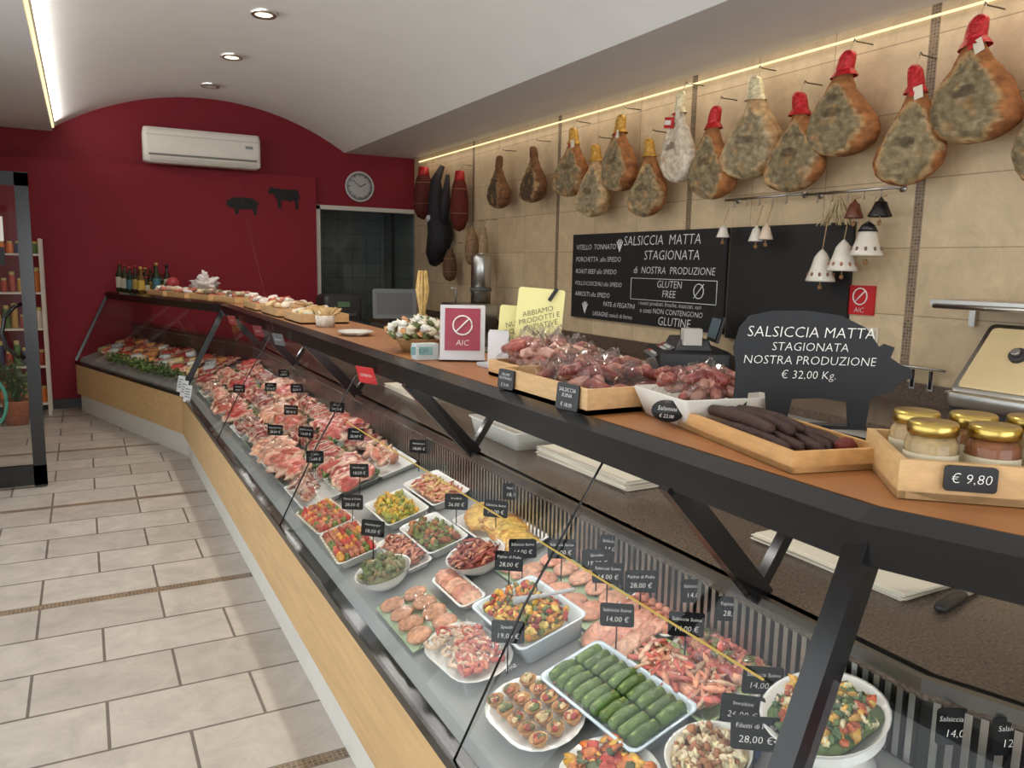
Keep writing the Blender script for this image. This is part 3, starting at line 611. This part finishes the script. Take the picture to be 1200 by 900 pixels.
while yy<6.85:
    l=.37
    def bf(b,k=k):
        for q in (-1,0,1):
            wx=.165; cx=q*.172; kind=(k*5+q*2+7)%6; base=PAL[kind]
            tray(b,wx,l*.93,.022,C(222,222,218) if (k+q)%2 else C(120,128,120),.012,5,T(cx,0,0))
            md=(k+q*2+5)%4
            if md==0:
                for i in range(6): steak(b,cx+random.uniform(-.03,.03),-l*.36+i*l*.14,random.uniform(.058,.080),jit(random.choice(base),.14),random.uniform(-.6,.6),random.uniform(.35,.5),.035+random.uniform(0,.02))
            elif md==1:
                for i in range(12): steak(b,cx+random.uniform(-.02,.02)+(.035 if i%2 else -.035),-l*.40+i*l*.073,random.uniform(.048,.062),jit(random.choice(base),.14),random.uniform(-.4,.4),.14,.04+random.uniform(0,.012),random.uniform(-.2,.1),.5,.75)
            elif md==2:
                for i in range(3): roast(b,cx,-l*.3+i*l*.3,random.uniform(1.2,1.9) if False else random.uniform(-.3,.3),jit(random.choice(base),.1)) if wx>.2 else b.blob((cx,-l*.3+i*l*.3,.045),(.062,.05,.038),jit(random.choice(base),.12),3,(0,0,random.random()),.25,1.8,res=(20,13),edge=FAT)
                for i in range(8):
                    a=-l*.36+i*l*.1; b.tube([(cx-.055,a,.04),(cx-.03,a,.078),(cx+.03,a,.078),(cx+.055,a,.04)],.002,C(222,210,186),5,5)
            else:
                for i in range(16): b.blob((cx+random.uniform(-.055,.055),random.uniform(-l*.38,l*.38),.035+random.uniform(0,.02)),(random.uniform(.025,.04),.02,.015),jit(random.choice(base),.2),3,(random.random(),random.random(),random.random()*6),.4,res=(14,9),edge=FAT)
        for g in range(26): b.blob((random.choice((-.086,.086))+random.uniform(-.006,.006),random.uniform(-l*.45,l*.45),.03+random.uniform(0,.015)),(.014,.009,.004),jit(random.choice(grn),.3),4,(random.random(),random.random(),random.random()*6),.5,res=(7,5))
        if k%2==0: film(b,.17,l*.9,.075,2,k,T(-.17,0,.01))
    dish(names[k%len(names)],.995,yy+l/2,bf); yy+=l; k+=1
def fpt(t,o):
    A=offp(o)[2];Z=offp(o)[3]; p=A+(Z-A)*t; return p
def deckz(o): return .57+(o+.30)*.30
def place(name,t,o,build,h=0,rz=0,mats=FM):
    p=fpt(t,o); b=B(); b.M=T(p.x,p.y,deckz(o)+h+.004)@RZ(.29+rz)@RY(-SL); build(b); return b.make(name,mats,loc=tuple(b.M.translation))
for i,t in enumerate((.08,.195,.31,.425,.54,.655,.77,.88)):
    def g(b,i=i):
        for q in range(18): 
            c=random.choice([red[0],red[1],pink[0],C(216,200,176),C(190,114,80),C(170,64,50)]) 
            steak(b,random.uniform(-.20,.2),random.uniform(-.11,.11),random.uniform(.035,.06),jit(c),random.random()*3,.4,.03+random.uniform(0,.02))
        for xx,yy_ in ((.13,.04),(-.02,-.04),(-.13,.05),(.05,.07)):
            b.loft([(.07,.09,.02,.01),(.08,.10,.05,.015),(.06,.08,.075,.01)],jit(random.choice([C(225,222,215),C(190,196,200),C(184,64,50),C(216,186,130),C(140,150,96),C(220,150,90)])),5,T(xx,yy_,0)@RZ(random.random()))
    place('assorted_meat_packs',t,-.01,g)
def pars(b):
    for q in range(460): b.blob((random.uniform(-.05,.05),random.uniform(-.8,.8),.02+random.uniform(0,.07)),(.018,.012,.003),jit(random.choice(grn),.35),4,(random.uniform(-1,1),random.uniform(-1,1),random.random()*6),.5,res=(7,5))
place('parsley_garnish',.42,-.225,pars)
TW=['Fajitas di Pollo\n28,00 €','Filetti di Pollo\n28,00 €','Spiedini\n19,00 €','Salsiccia Suino\n14,00 €','Arrosto\n24,00 €','Polpette\n22,00 €','Hamburger\n18,00 €','Involtini\n26,00 €']
def tag(x,y,h=.06,w=.080,hh=.056,base=None,n=(-.55,-.83),t=None):
    z=(.57+(x-.70)*.30) if base is None else base
    b=B(); b.tube([(x,y,z+.004),(x,y,z+h)],.0018,BLK,0,5); M=FR((x,y,z+h+hh/2),n[0]+random.uniform(-.12,.12),n[1],.05)@RZ(random.uniform(-.06,.06))
    b.loft([(w,hh,0,.006),(w,hh,.0025,.006)],C(17,18,20),0,M,3,False)
    t=t or random.choice(TW); a,c=t.split('\n'); b.text(a,w*.145,WHITE,M@T(0,hh*.22,.004),1); b.text(c,w*.22,WHITE,M@T(0,-hh*.18,.004),1)
    b.make('price_tag',[M_tag,M_text],loc=(x,y,z))
for x,y in ((.96,3.10),(.84,2.80),(.82,2.50),(1.09,2.42),(1.15,2.24),(1.08,1.93),(1.02,1.90),(1.25,2.30),(1.15,1.83),(1.18,1.70),(1.16,1.62),(1.25,1.72),(1.19,1.52),(1.15,1.30),(1.07,1.45),(1.25,1.38),(1.255,1.26),(.86,1.60),(1.05,1.02),(1.13,1.05),(.95,3.95),(1.10,3.6),(1.22,3.1),(1.0,4.5),(1.15,5.0),(.9,5.6),(1.18,4.2),(.88,3.5),(1.2,5.6),(.85,4.2),(1.05,5.3)):
    tag(x,y,.085)
for x,y,t in ((1.27,.74,'Salsiccia Cavallo\n14,00 €'),(1.31,.67,'Salsiccia Suino\n12,00 €'),(1.03,.965,'Filetti di Pollo\n28,00 €')): tag(x,y,.075,.088,.064,t=t)

# ---------------------------------------------------------------- worktop items
def stack(name,cx,cy,w,l,rz,n=12):
    b=B()
    for k in range(n): b.box(random.uniform(-.006,.006),random.uniform(-.008,.008),.0015+k*.003,w,l,.0026,jit(C(230,222,206),.02),0,RZ(random.uniform(-.03,.03)))
    o=b.make(name,[M_paper]); o.location=(cx,cy,.901); o.rotation_euler=(0,0,rz)
stack('butcher_paper_stack',1.61,2.27,.26,.55,.02,12); stack('butcher_paper_stack',1.66,1.26,.28,.44,.0,7); stack('butcher_paper_stack',1.62,4.1,.24,.5,.0,8)
def wbox(b): tray(b,.26,.42,.07,C(235,233,225),.015,0,T(1.55,2.82,.901)); b.box(1.55,2.82,.93,.22,.36,.05,C(226,222,212),0)
simple('white_storage_tray',wbox,[M_plain])
def knife(b):
    M=T(1.67,1.0,.908)@RZ(.2)
    b.prism([(.0,-.012),(.16,-.010),(.19,.006),(.17,.014),(0,.014)],0,.002,C(190,190,190),0,M); b.loft([(.12,.022,-.006,.01),(.13,.026,0,.01),(.12,.022,.010,.01)],BLK,1,M@T(-.065,0,0))
simple('kitchen_knife',knife,[M_metal,M_plain])

# ---------------------------------------------------------------- shelf items
ZS=1.2515
def crate(b,w,l,h,col,t=.01,M=None,mat=0):
    M=M if M is not None else Matrix()
    b.box(0,0,t/2,w,l,t,col,mat,M)
    for sx in (-1,1): b.box(sx*(w/2-t/2),0,h/2,t,l,h,jit(col,.05),mat,M)
    for sy in (-1,1): b.box(0,sy*(l/2-t/2),h/2,w-2*t,t,h,jit(col,.05),mat,M)
def sign(b,M,w,h,lines,col=C(24,25,27),tc=WHITE,mat=2,tm=3,oval=False):
    if oval: b.lathe([(w/2,0),(w/2,.004)],col,mat,M@Matrix.Diagonal((1,h/w,1,1)),24)
    else: b.loft([(w,h,0,.006),(w,h,.004,.006)],col,mat,M,3,False)
    for t,s,dy in lines: b.text(t,s,tc,M@T(0,dy,.0055),tm)
WD=C(212,172,122)
def sausages(b,n,wx,wy,z0,dz,r,L,cols):
    for k in range(n):
        x=random.uniform(-wx,wx);y=random.uniform(-wy,wy); a=random.random()*3; z=z0+random.uniform(0,dz); e=L*1.15; cu=random.uniform(-.012,.012)
        ca,sa=math.cos(a),math.sin(a)
        b.tube([(x-e*ca,y-e*sa,z-.008),(x-L*ca,y-L*sa,z-.004),(x-cu*sa,y+cu*ca,z+.008),(x+L*ca,y+L*sa,z-.004),(x+e*ca,y+e*sa,z-.008)],[.003,r*.85,r,r*.85,.003],jit(random.choice(cols),.2),1,10)
SC=[C(128,58,50),C(158,92,78),C(104,46,42),C(170,120,104)]
b=B(); b.M=T(1.215,1.80,ZS); crate(b,.34,.46,.062,WD,.012)
sausages(b,60,.11,.17,.035,.06,.016,.045,SC); film(b,.32,.43,.135,4,5); b.M=Matrix()
sign(b,FR((1.036,1.965,ZS+.035),-1,-.12,.1),.075,.055,[('SALAME\nNOSTRANO',.011,.008),('€ 21,00',.012,-.016)]); sign(b,FR((1.036,1.64,ZS+.035),-1,-.12,.1),.085,.065,[('SALSICCIA\nSUINA',.014,.01),('€ 18,00',.014,-.02)])
b.make('salami_crate',[M_woodz,M_meat,M_plain,M_text,M_film])
b=B(); b.M=T(1.29,2.18,ZS); crate(b,.28,.26,.05,WD)
sausages(b,40,.09,.09,.04,.075,.017,.05,[C(150,78,68),C(180,120,104),C(196,150,136)]); film(b,.27,.27,.17,4,11); b.make('salami_crate',[M_woodz,M_meat,M_plain,M_text,M_film])
b=B(); b.M=T(1.28,1.43,ZS)@RZ(-.15); b.loft([(.20,.20,0,.01),(.25,.24,.065,.01),(.245,.235,.068,.01),(.19,.19,.01,.01)],C(215,211,202),0)
sausages(b,46,.07,.065,.055,.055,.014,.04,SC)
film(b,.22,.22,.135,4,21); b.M=Matrix(); sign(b,FR((1.142,1.39,ZS+.035),-.85,-.5,.2),.075,.05,[('Salamini',.014,.005),('€ 22,00',.011,-.012)],oval=True)
b.make('sausage_carton',[M_paper,M_meat,M_plain,M_text,M_film])
b=B(); b.M=T(1.22,1.155,ZS)@RZ(-.22); crate(b,.20,.43,.038,C(206,158,102),.011)
for k in range(8):
    x=-.062+(k%5)*.03+(.012 if k>4 else 0); y0=-.12+random.uniform(-.02,.02)+(.06 if k>4 else 0); z=.024+(.022 if k>4 else 0)
    b.tube([(x,y0-.03,z),(x+.004,y0-.015,z),(x+.008,y0+.06,z+.003),(x+.006,y0+.15,z+.002),(x,y0+.20,z),(x,y0+.215,z)],[.003,.012,.0145,.0145,.012,.003],jit(C(58,34,29),.25),1,12)
b.blob((.06,-.15,.03),(.022,.018,.015),C(110,40,34),1); b.make('dark_sausage_tray',[M_woodz,M_dry])
MD=T(1.35,.755,ZS)@RZ(-.72)
b=B(); b.M=MD; crate(b,.40,.26,.062,C(212,174,122),.012); b.M=Matrix(); sign(b,MD@T(-.10,-.135,.040)@RX(pi/2),.075,.04,[('€ 9,80',.022,0)])
b.make('jar_crate',[M_woodz,M_dry,M_plain,M_text])
def jar(x,y,lab):
    b=B(); b.M=MD@T(x,y,.014)
    b.lathe([(.034,0),(.038,.004),(.039,.066),(.032,.078),(.001,.078)],lab,0,None,24); b.lathe([(.040,.002),(.0405,.006),(.0405,.066),(.035,.080)],WHITE,2,None,24)
    b.lathe([(.036,.080),(.038,.082),(.038,.097),(.035,.101),(.001,.099)],C(190,164,92),1,None,24)
    b.lathe([(.0408,.018),(.0408,.052)],C(214,204,176),3,None,24,True,False)
    b.make('preserve_jar',[M_dry,M_metal,M_glass,M_paper],loc=tuple(b.M.translation))
for x,y in ((-.14,-.065),(-.05,-.065),(.04,-.065),(-.14,.04),(-.05,.04),(.04,.04),(.13,-.065)): jar(x,y,jit(random.choice([C(120,70,40),C(150,104,60),C(170,140,100)])))
# pig blackboard
b=B(); MP=FR((1.44,1.235,ZS+.128),-.50,-.86,.05); PS=.375
PG=[(-.5,.02),(-.52,.14),(-.49,.26),(-.43,.33),(-.3,.36),(-.1,.365),(.1,.34),(.25,.27),(.33,.16),(.36,.18),(.42,.16),(.40,.10),(.46,.06),(.52,.04),(.53,-.02),(.47,-.04),(.42,-.10),(.36,-.12),(.30,-.14),(.28,-.32),(.18,-.32),(.16,-.17),(0,-.15),(-.16,-.16),(-.19,-.3),(-.30,-.3),(-.32,-.12),(-.42,-.13),(-.44,-.3),(-.52,-.3),(-.5,-.1)]
b.prism([(x*PS,y*PS) for x,y in PG],0,.006,C(18,22,27),0,MP)
for t,s,dy in (('SALSICCIA MATTA',.034,.088),('STAGIONATA',.027,.056),('NOSTRA PRODUZIONE',.0275,.026),('€ 32,00 Kg.',.026,-.006)): b.text(t,s,WHITE,MP@T(-.028,dy,.008),1)
b.box(0,-.122,-.02,.22,.008,.05,C(18,22,27),0,MP); b.make('pig_shaped_blackboard',[M_board,M_text])
for (x,y,w,h,tx,nn,up) in ((1.36,2.50,.14,.15,'NUOVI\nPRODOTTI\nE NOVITA',(-.45,-.88),.06),(1.40,2.42,.165,.19,'ABBIAMO\nPRODOTTI E\nINIZIATIVE',(-.66,-.76),.085)):
    b=B(); M=FR((x,y,ZS+h/2+up),nn[0],nn[1],.12)@RZ(-.06); b.loft([(w,h,0,.01),(w,h,.004,.01)],C(234,226,160),0,M,3,False); b.text(tx,.026,BLK,M@T(0,-.01,.006)@RZ(.3),1)
    b.box(0,h*.46,.006,.012,.05,.012,BLK,1,M@RZ(-.5)); b.box(0,-h/2-up*.45,0,.03,up,.02,C(190,150,100),1,M); b.box(0,-h/2-up*.9,0,.08,.012,.06,C(190,150,100),1,M); b.make('yellow_paper_sign',[M_paper,M_plain])
def aic(b):
    M=FR((1.225,2.68,ZS+.105),-.45,-.9,.15); b.loft([(.165,.20,0,.004),(.165,.20,.005,.004)],C(206,204,206),0,M,3,False); b.box(0,.01,.006,.13,.155,.002,C(158,66,82),0,M)
    b.tube([(.035*math.cos(a*pi/8),.025+.035*math.sin(a*pi/8),.009) for a in range(17)],.003,WHITE,0,6,M); b.tube([(-.025,0,.009),(.025,.05,.009)],.003,WHITE,0,6,M); b.text('AIC',.03,WHITE,M@T(0,-.04,.009)); b.box(0,-.10,-.02,.17,.006,.08,C(210,210,215),0,M)
simple('counter_stand_sign',aic,[M_gloss])
def cards(b):
    for k in range(6): b.box(0,0,0,.07,.12,.002,jit(C(222,222,225),.08),0,FR((1.24+.012*k,2.42+.022*k,ZS+.064),-.5,-.85,.1))
    b.box(1.27,2.46,ZS+.006,.11,.15,.012,C(200,200,205),0)
simple('leaflet_holder',cards,[M_paper])
def disp(b): b.box(1.11,2.76,ZS+.03,.09,.05,.06,C(200,208,208),0,None); b.box(0,0,0,.08,.03,.002,C(110,150,150),0,FR((1.085,2.733,ZS+.035),-.3,-.95)); b.text('12,50',.02,BLK,FR((1.085,2.730,ZS+.035),-.3,-.95))
simple('small_counter_display',disp,[M_plain],.003)
b=B(); b.M=T(1.21,3.04,ZS)@Matrix.Scale(1.3,4); b.lathe([(.06,0),(.085,.04),(.09,.045),(.08,.04),(.05,.01)],C(160,124,80),0,None,20)
for k in range(190): 
    a=random.random()*6.3;r=random.uniform(0,.11); b.blob((r*math.cos(a),r*math.sin(a),.05+random.uniform(0,.05)*(1.2-r*5)),(.014,.012,.008),jit(random.choice([C(236,232,222),C(236,232,224),C(226,216,190),C(100,108,60),C(216,160,110)])),1,(random.random(),random.random(),0),nz=.6)
for k in range(18):
    a=random.uniform(-.006,.006);c=random.uniform(-.006,.006); b.tube([(a,c,.05),(a*1.5,c*1.5,.13),(a*3,c*3,.19),(a*2.2,c*2.2,.25)],[.002,.003,.006,.002],jit(C(190,156,98)),1,5)
b.make('flower_basket',[M_woodz,M_dry])
def dsh(b): b.M=T(1.17,3.82,ZS); plate(b,.17,.2)
simple('white_serving_dish',dsh,[M_ceram])
def goods(name,x,y,w,l,rz,items,cols,h=.05,wood=True):
    b=B(); b.M=T(x,y,ZS)@RZ(rz); crate(b,w,l,h,WD if wood else WHITE,.008)
    for k in range(items):
        xx=random.uniform(-w/2+.05,w/2-.05);yy=random.uniform(-l/2+.05,l/2-.05); b.loft([(.05,.08,0,.02),(.06,.09,.015,.03),(.04,.07,.03,.02)],jit(random.choice(cols),.2),1,T(xx,yy,.02+random.uniform(0,.045))@RZ(random.random()*3)@RX(random.uniform(-.3,.3)))
    b.make(name,[M_woodz,M_gloss,M_film])
goods('biscuit_crate',1.22,4.78,.28,.42,0,30,[C(206,176,126),C(186,146,96),C(222,212,188)],.055)
goods('bread_crate',1.22,5.4,.30,.5,0,34,[C(206,178,136),C(222,212,192),C(186,142,96)],.055)
goods('cured_meat_crate',1.22,6.1,.30,.5,0,34,[C(170,80,64),C(200,136,116),C(222,212,200)],.055)
for i,t in enumerate((.06,.24,.42,.60)):
    p=fpt(t,.22); goods('packaged_goods_crate',p.x,p.y,.28,.40,.29,32,[C(200,160,136),C(222,216,206),C(186,106,88),C(212,192,156),C(120,110,90)],.05)
def sticks(b):
    b.M=T(1.17,4.38,ZS); b.lathe([(.05,0),(.055,.06),(.05,.062),(.045,.01)],C(215,205,190),0,None,18)
    for k in range(18): b.tube([(random.uniform(-.02,.02),random.uniform(-.02,.02),.02),(random.uniform(-.08,.08),random.uniform(-.08,.08),.10)],.005,jit(C(200,170,116)),0,6)
simple('breadstick_pot',sticks,[M_dry])
def bottle(x,y,h,r,col,cap):
    b=B(); b.M=T(x,y,ZS); b.lathe([(r*.9,0),(r,.01),(r,h*.6),(r*.4,h*.75),(r*.38,h*.95),(.001,h*.95)],col,0,None,16); b.lathe([(r*.45,h*.9),(r*.45,h),(.001,h)],cap,1,None,12); b.lathe([(r*1.02,h*.15),(r*1.02,h*.5)],jit(random.choice([C(205,200,176),C(60,110,120),C(180,150,60)])),1,None,16,True,False)
    b.make('oil_bottle',[M_gloss,M_plain],loc=(x,y,ZS))
for i in range(18):
    p=fpt(.74+.0135*i,.10+.09*((i*7)%4)); bottle(p.x,p.y,random.uniform(.17,.32),random.uniform(.03,.042),random.choice([C(40,46,24),C(90,66,26),C(40,26,22),C(26,44,32)]),random.choice([BLK,C(170,136,60),C(140,30,30)]))
def bag(x,y,z,s,c,name):
    b=B(); b.blob((0,0,s*.8),(s,s*.9,s*.8),c,0,(0,0,.3),.7,3.2,res=(26,18)); b.blob((0,0,s*1.6),(s*.35,s*.4,s*.4),c,0,(0,0,0),.8,4,res=(14,9)); o=b.make(name,[M_paper]); o.location=(x,y,z)
p=fpt(.46,.40); bag(p.x,p.y,ZS+.03,.10,C(214,206,202),'plastic_bag')
def roll(b): p=fpt(.70,.36); b.M=T(p.x,p.y,ZS+.10)@RX(1.4); b.lathe([(.06,-.09),(.06,.09)],C(160,56,60),0,None,20); b.lathe([(.062,-.1),(.062,-.06)],C(60,90,70),0,None,20)
simple('ribbon_roll',roll,[M_plain])
for x,y,c,t in ((.99,3.02,C(190,30,36),'OFFERTA'),(.985,5.2,C(120,40,44),'LISTINO'),(.985,4.6,C(90,90,92),'QUALITA'),(.985,6.2,C(150,60,60),'MENU')):
    b=B(); M=FR((x-.022,y,1.165),-1,-.35,-.3); b.loft([(.11,.07,0,.004),(.11,.07,.003,.004)],c,0,M,3,False); b.text(t,.018,WHITE,M@T(0,0,.005)); b.make('glass_label',[M_plain])
for k in range(3):
    b=B(); g=offp(-.35)[2]; M=FR((g.x+.01*k,g.y-.10-.13*k,.62-.02*k),-.9,-.45,.2); b.loft([(.09,.13,0,.004),(.09,.13,.003,.004)],C(222,224,226),0,M,3,False)
    for q in range(4): b.box(0,.035-q*.02,.004,.06,.006,.001,C(90,90,95),0,M)
    b.make('hanging_leaflet',[M_paper])
# ---------------------------------------------------------------- rear equipment
def reg(b):
    b.M=T(3.34,3.90,.951)@RZ(-.5)
    K=C(34,34,37)
    b.loft([(.42,.50,0,.02),(.44,.52,.02,.03),(.44,.52,.15,.03),(.40,.48,.165,.03)],K,0); b.loft([(.24,.38,.165,.02),(.18,.36,.23,.02)],C(60,60,64),0)
    b.box(-.10,0,.215,.15,.34,.01,C(110,110,114),0,RY(-.45))
    for i in range(4):
        for j in range(6): b.box(-.14+i*.03,-.12+j*.045,.222,.02,.03,.010,C(200,200,196) if j<4 else C(160,60,50),0,RY(-.45))
    b.box(.12,.10,.32,.02,.26,.17,C(24,24,26),0,RY(.25)); b.box(.105,.10,.32,.005,.22,.13,C(100,120,130),1,RY(.25)); b.box(-.02,-.18,.25,.11,.10,.10,C(206,204,196),0)
simple('cash_register',reg,[M_plain,M_gloss],.003)
def slicer(b):
    M=T(3.44,1.84,.951)
    b.box(0,0,.05,.40,.50,.10,C(40,40,42),1,M); b.loft([(.44,.54,.10,.04),(.46,.56,.13,.05),(.46,.56,.16,.05)],C(200,198,194),0,M)
    P=M@T(-.04,0,.30)@RY(-.85); b.loft([(.38,.56,-.03,.03),(.38,.56,0,.03)],C(190,188,184),0,P); b.loft([(.33,.51,.0,.02),(.33,.51,.006,.02)],C(218,196,150),1,P)
    b.cyl((.02,.08,.006),.035,.02,C(50,50,52),1,P); b.cyl((.02,.08,.026),.018,.02,C(180,180,180),0,P)
    b.box(.12,0,.27,.10,.44,.24,C(196,194,190),0,M)
simple('counter_scale',slicer,[M_metal,M_plain],.004)
def sshelf(b): b.box(3.62,2.05,1.475,.30,.66,.025,C(190,188,184)); b.box(3.76,2.35,1.42,.02,.03,.12,C(190,188,184)); b.box(3.76,1.75,1.42,.02,.03,.12,C(190,188,184)); b.tube([(3.47,1.74,1.46),(3.47,2.36,1.46)],.012,C(190,188,184),0)
simple('steel_wall_shelf',sshelf,[M_metal])
def mon(b):
    M=FR((2.78,7.75,1.20),-.2,-1,.15); b.loft([(.44,.30,-.01,.02),(.44,.30,.02,.02)],C(110,112,114),0,M,3,False); b.box(0,0,.021,.36,.22,.002,C(92,94,96),0,M); b.box(2.78,7.80,1.03,.06,.04,.17,C(60,60,62)); b.box(2.78,7.80,.96,.24,.18,.015,C(60,60,62))
simple('computer_monitor',mon,[M_plain])
def prn(b): b.loft([(.34,.34,0,.03),(.38,.36,.03,.04),(.38,.36,.30,.04),(.32,.30,.34,.04)],C(26,26,28),0,T(2.24,7.88,.951)); b.box(2.24,7.69,1.1,.24,.04,.02,C(60,60,62)); b.box(2.24,7.695,1.2,.12,.01,.05,C(80,110,80))
simple('receipt_printer',prn,[M_plain])
def coffee(b):
    M=T(3.38,7.25,.951); b.loft([(.40,.5,0,.02),(.40,.5,.26,.02),(.38,.48,.28,.02)],C(176,176,174),0,M); b.lathe([(.10,.28),(.10,.72),(.085,.76),(.02,.78),(.001,.78)],C(190,190,188),0,M@T(.12,-.02,0),24); b.tube([(-.1,.1,.28),(-.1,.1,.42),(-.16,.1,.42)],.012,C(180,180,180),0,8,M); b.box(-.203,0,.14,.01,.3,.12,C(40,40,42),1,M)
    b.lathe([(.11,.40),(.11,.43)],C(90,90,90),1,M@T(.12,-.02,0),24)
simple('water_boiler',coffee,[M_metal,M_plain])
def tools(b):
    b.tube([(3.74,2.45,1.13),(3.74,3.05,1.13)],.006,C(170,170,170),0)
    for k,y in enumerate((2.52,2.62,2.72,2.82,2.92)): b.tube([(3.735,y,1.12),(3.735,y,1.03)],.009,C(30,30,32),1,8); b.box(3.735,y,.995+.05,.002,.03,.05,C(190,190,190),0)
simple('knife_rack',tools,[M_metal,M_plain])
def rack(b):
    for x in (-.95,-.36):
        for y in (9.32,9.62): b.box(x,y,.89,.03,.03,1.78,C(205,195,180))
    for z in (.12,.5,.88,1.24,1.62): b.box(-.655,9.47,z,.58,.32,.02,C(214,204,188))
    for z in (.13,.51,.89,1.25,1.63):
        for k in range(8):
            x=-.90+k*.07; c=random.choice([C(170,60,40),C(200,150,60),C(90,120,60),C(225,215,190),C(60,60,90),C(220,120,50)]); hh=random.uniform(.8,1.7) if z<1.6 else .8
            b.lathe([(.028,0),(.03,.005),(.03,.11*hh),(.022,.13*hh),(.001,.13*hh)],jit(c),0,T(x,9.40,z),12); b.lathe([(.024,.12*hh),(.024,.15*hh),(.001,.15*hh)],C(200,180,110),0,T(x,9.40,z),12)
simple('product_rack',rack,[M_plain])
b=B(); b.M=T(-.62,8.9,0); b.lathe([(.09,0),(.12,.22),(.13,.24),(.11,.22),(.10,.2),(.001,.2)],C(170,100,66),0,None,20)
for k in range(90):
    a=random.random()*6.3; r=random.uniform(.03,.16); h=random.uniform(.3,.6); b.tube([(0,0,.2),(r*.4*math.cos(a),r*.4*math.sin(a),h*.8),(r*math.cos(a),r*math.sin(a),h)],.003,C(60,90,40),1,4); b.blob((r*math.cos(a),r*math.sin(a),h),(.04,.02,.003),jit(random.choice(grn),.3),1,(random.uniform(-.8,.8),random.uniform(-.8,.8),a),.2)
b.make('potted_plant',[M_dry,M_leaf])

# ---------------------------------------------------------------- lights
def area(name,loc,target,sx,sy,power,col):
    l=bpy.data.lights.new(name,'AREA'); l.shape='RECTANGLE'; l.size=sx; l.size_y=sy; l.energy=power; l.color=col
    o=bpy.data.objects.new(name,l); o.location=loc; d=Vector(target)-Vector(loc); o.rotation_euler=d.to_track_quat('-Z','Y').to_euler(); sc.collection.objects.link(o); return o
area('daylight_window',(-1.75,1.5,1.5),(1,1.5,1.2),7.5,2.0,92,(.95,.97,1))
area('daylight_shopfront',(1.0,-3.0,1.4),(1,3,1.5),3.6,2.2,88,(.97,.98,1))
for y in (2.4,4.6,6.24,7.65):
    l=bpy.data.lights.new('downlight','SPOT'); l.energy=60; l.spot_size=2.4; l.spot_blend=.8; l.shadow_soft_size=.08; l.color=(1,.92,.80); o=bpy.data.objects.new('downlight',l); o.location=(1.25,y,3.32); sc.collection.objects.link(o)
area('case_tube_light',(1.085,3.9,1.17),(1.02,3.9,.6),.03,6.0,15,(1,.95,.91)).rotation_euler=(0,.1,0)
p=area('wall_wash_strip',(3.70,4.6,2.87),(3.6,4.6,2.0),.03,9.5,10,(1,.86,.66)); p.rotation_euler=(0,.35,0)
p=area('cove_wash_strip',(-.16,3.7,2.93),(.9,3.7,3.3),.03,11.5,44,(1,.96,.90)); p.rotation_euler=(0,-2.05,0)
w=bpy.data.worlds.new('world'); sc.world=w; w.use_nodes=True; w.node_tree.nodes['Background'].inputs[0].default_value=(.9,.95,1,1); w.node_tree.nodes['Background'].inputs[1].default_value=.95
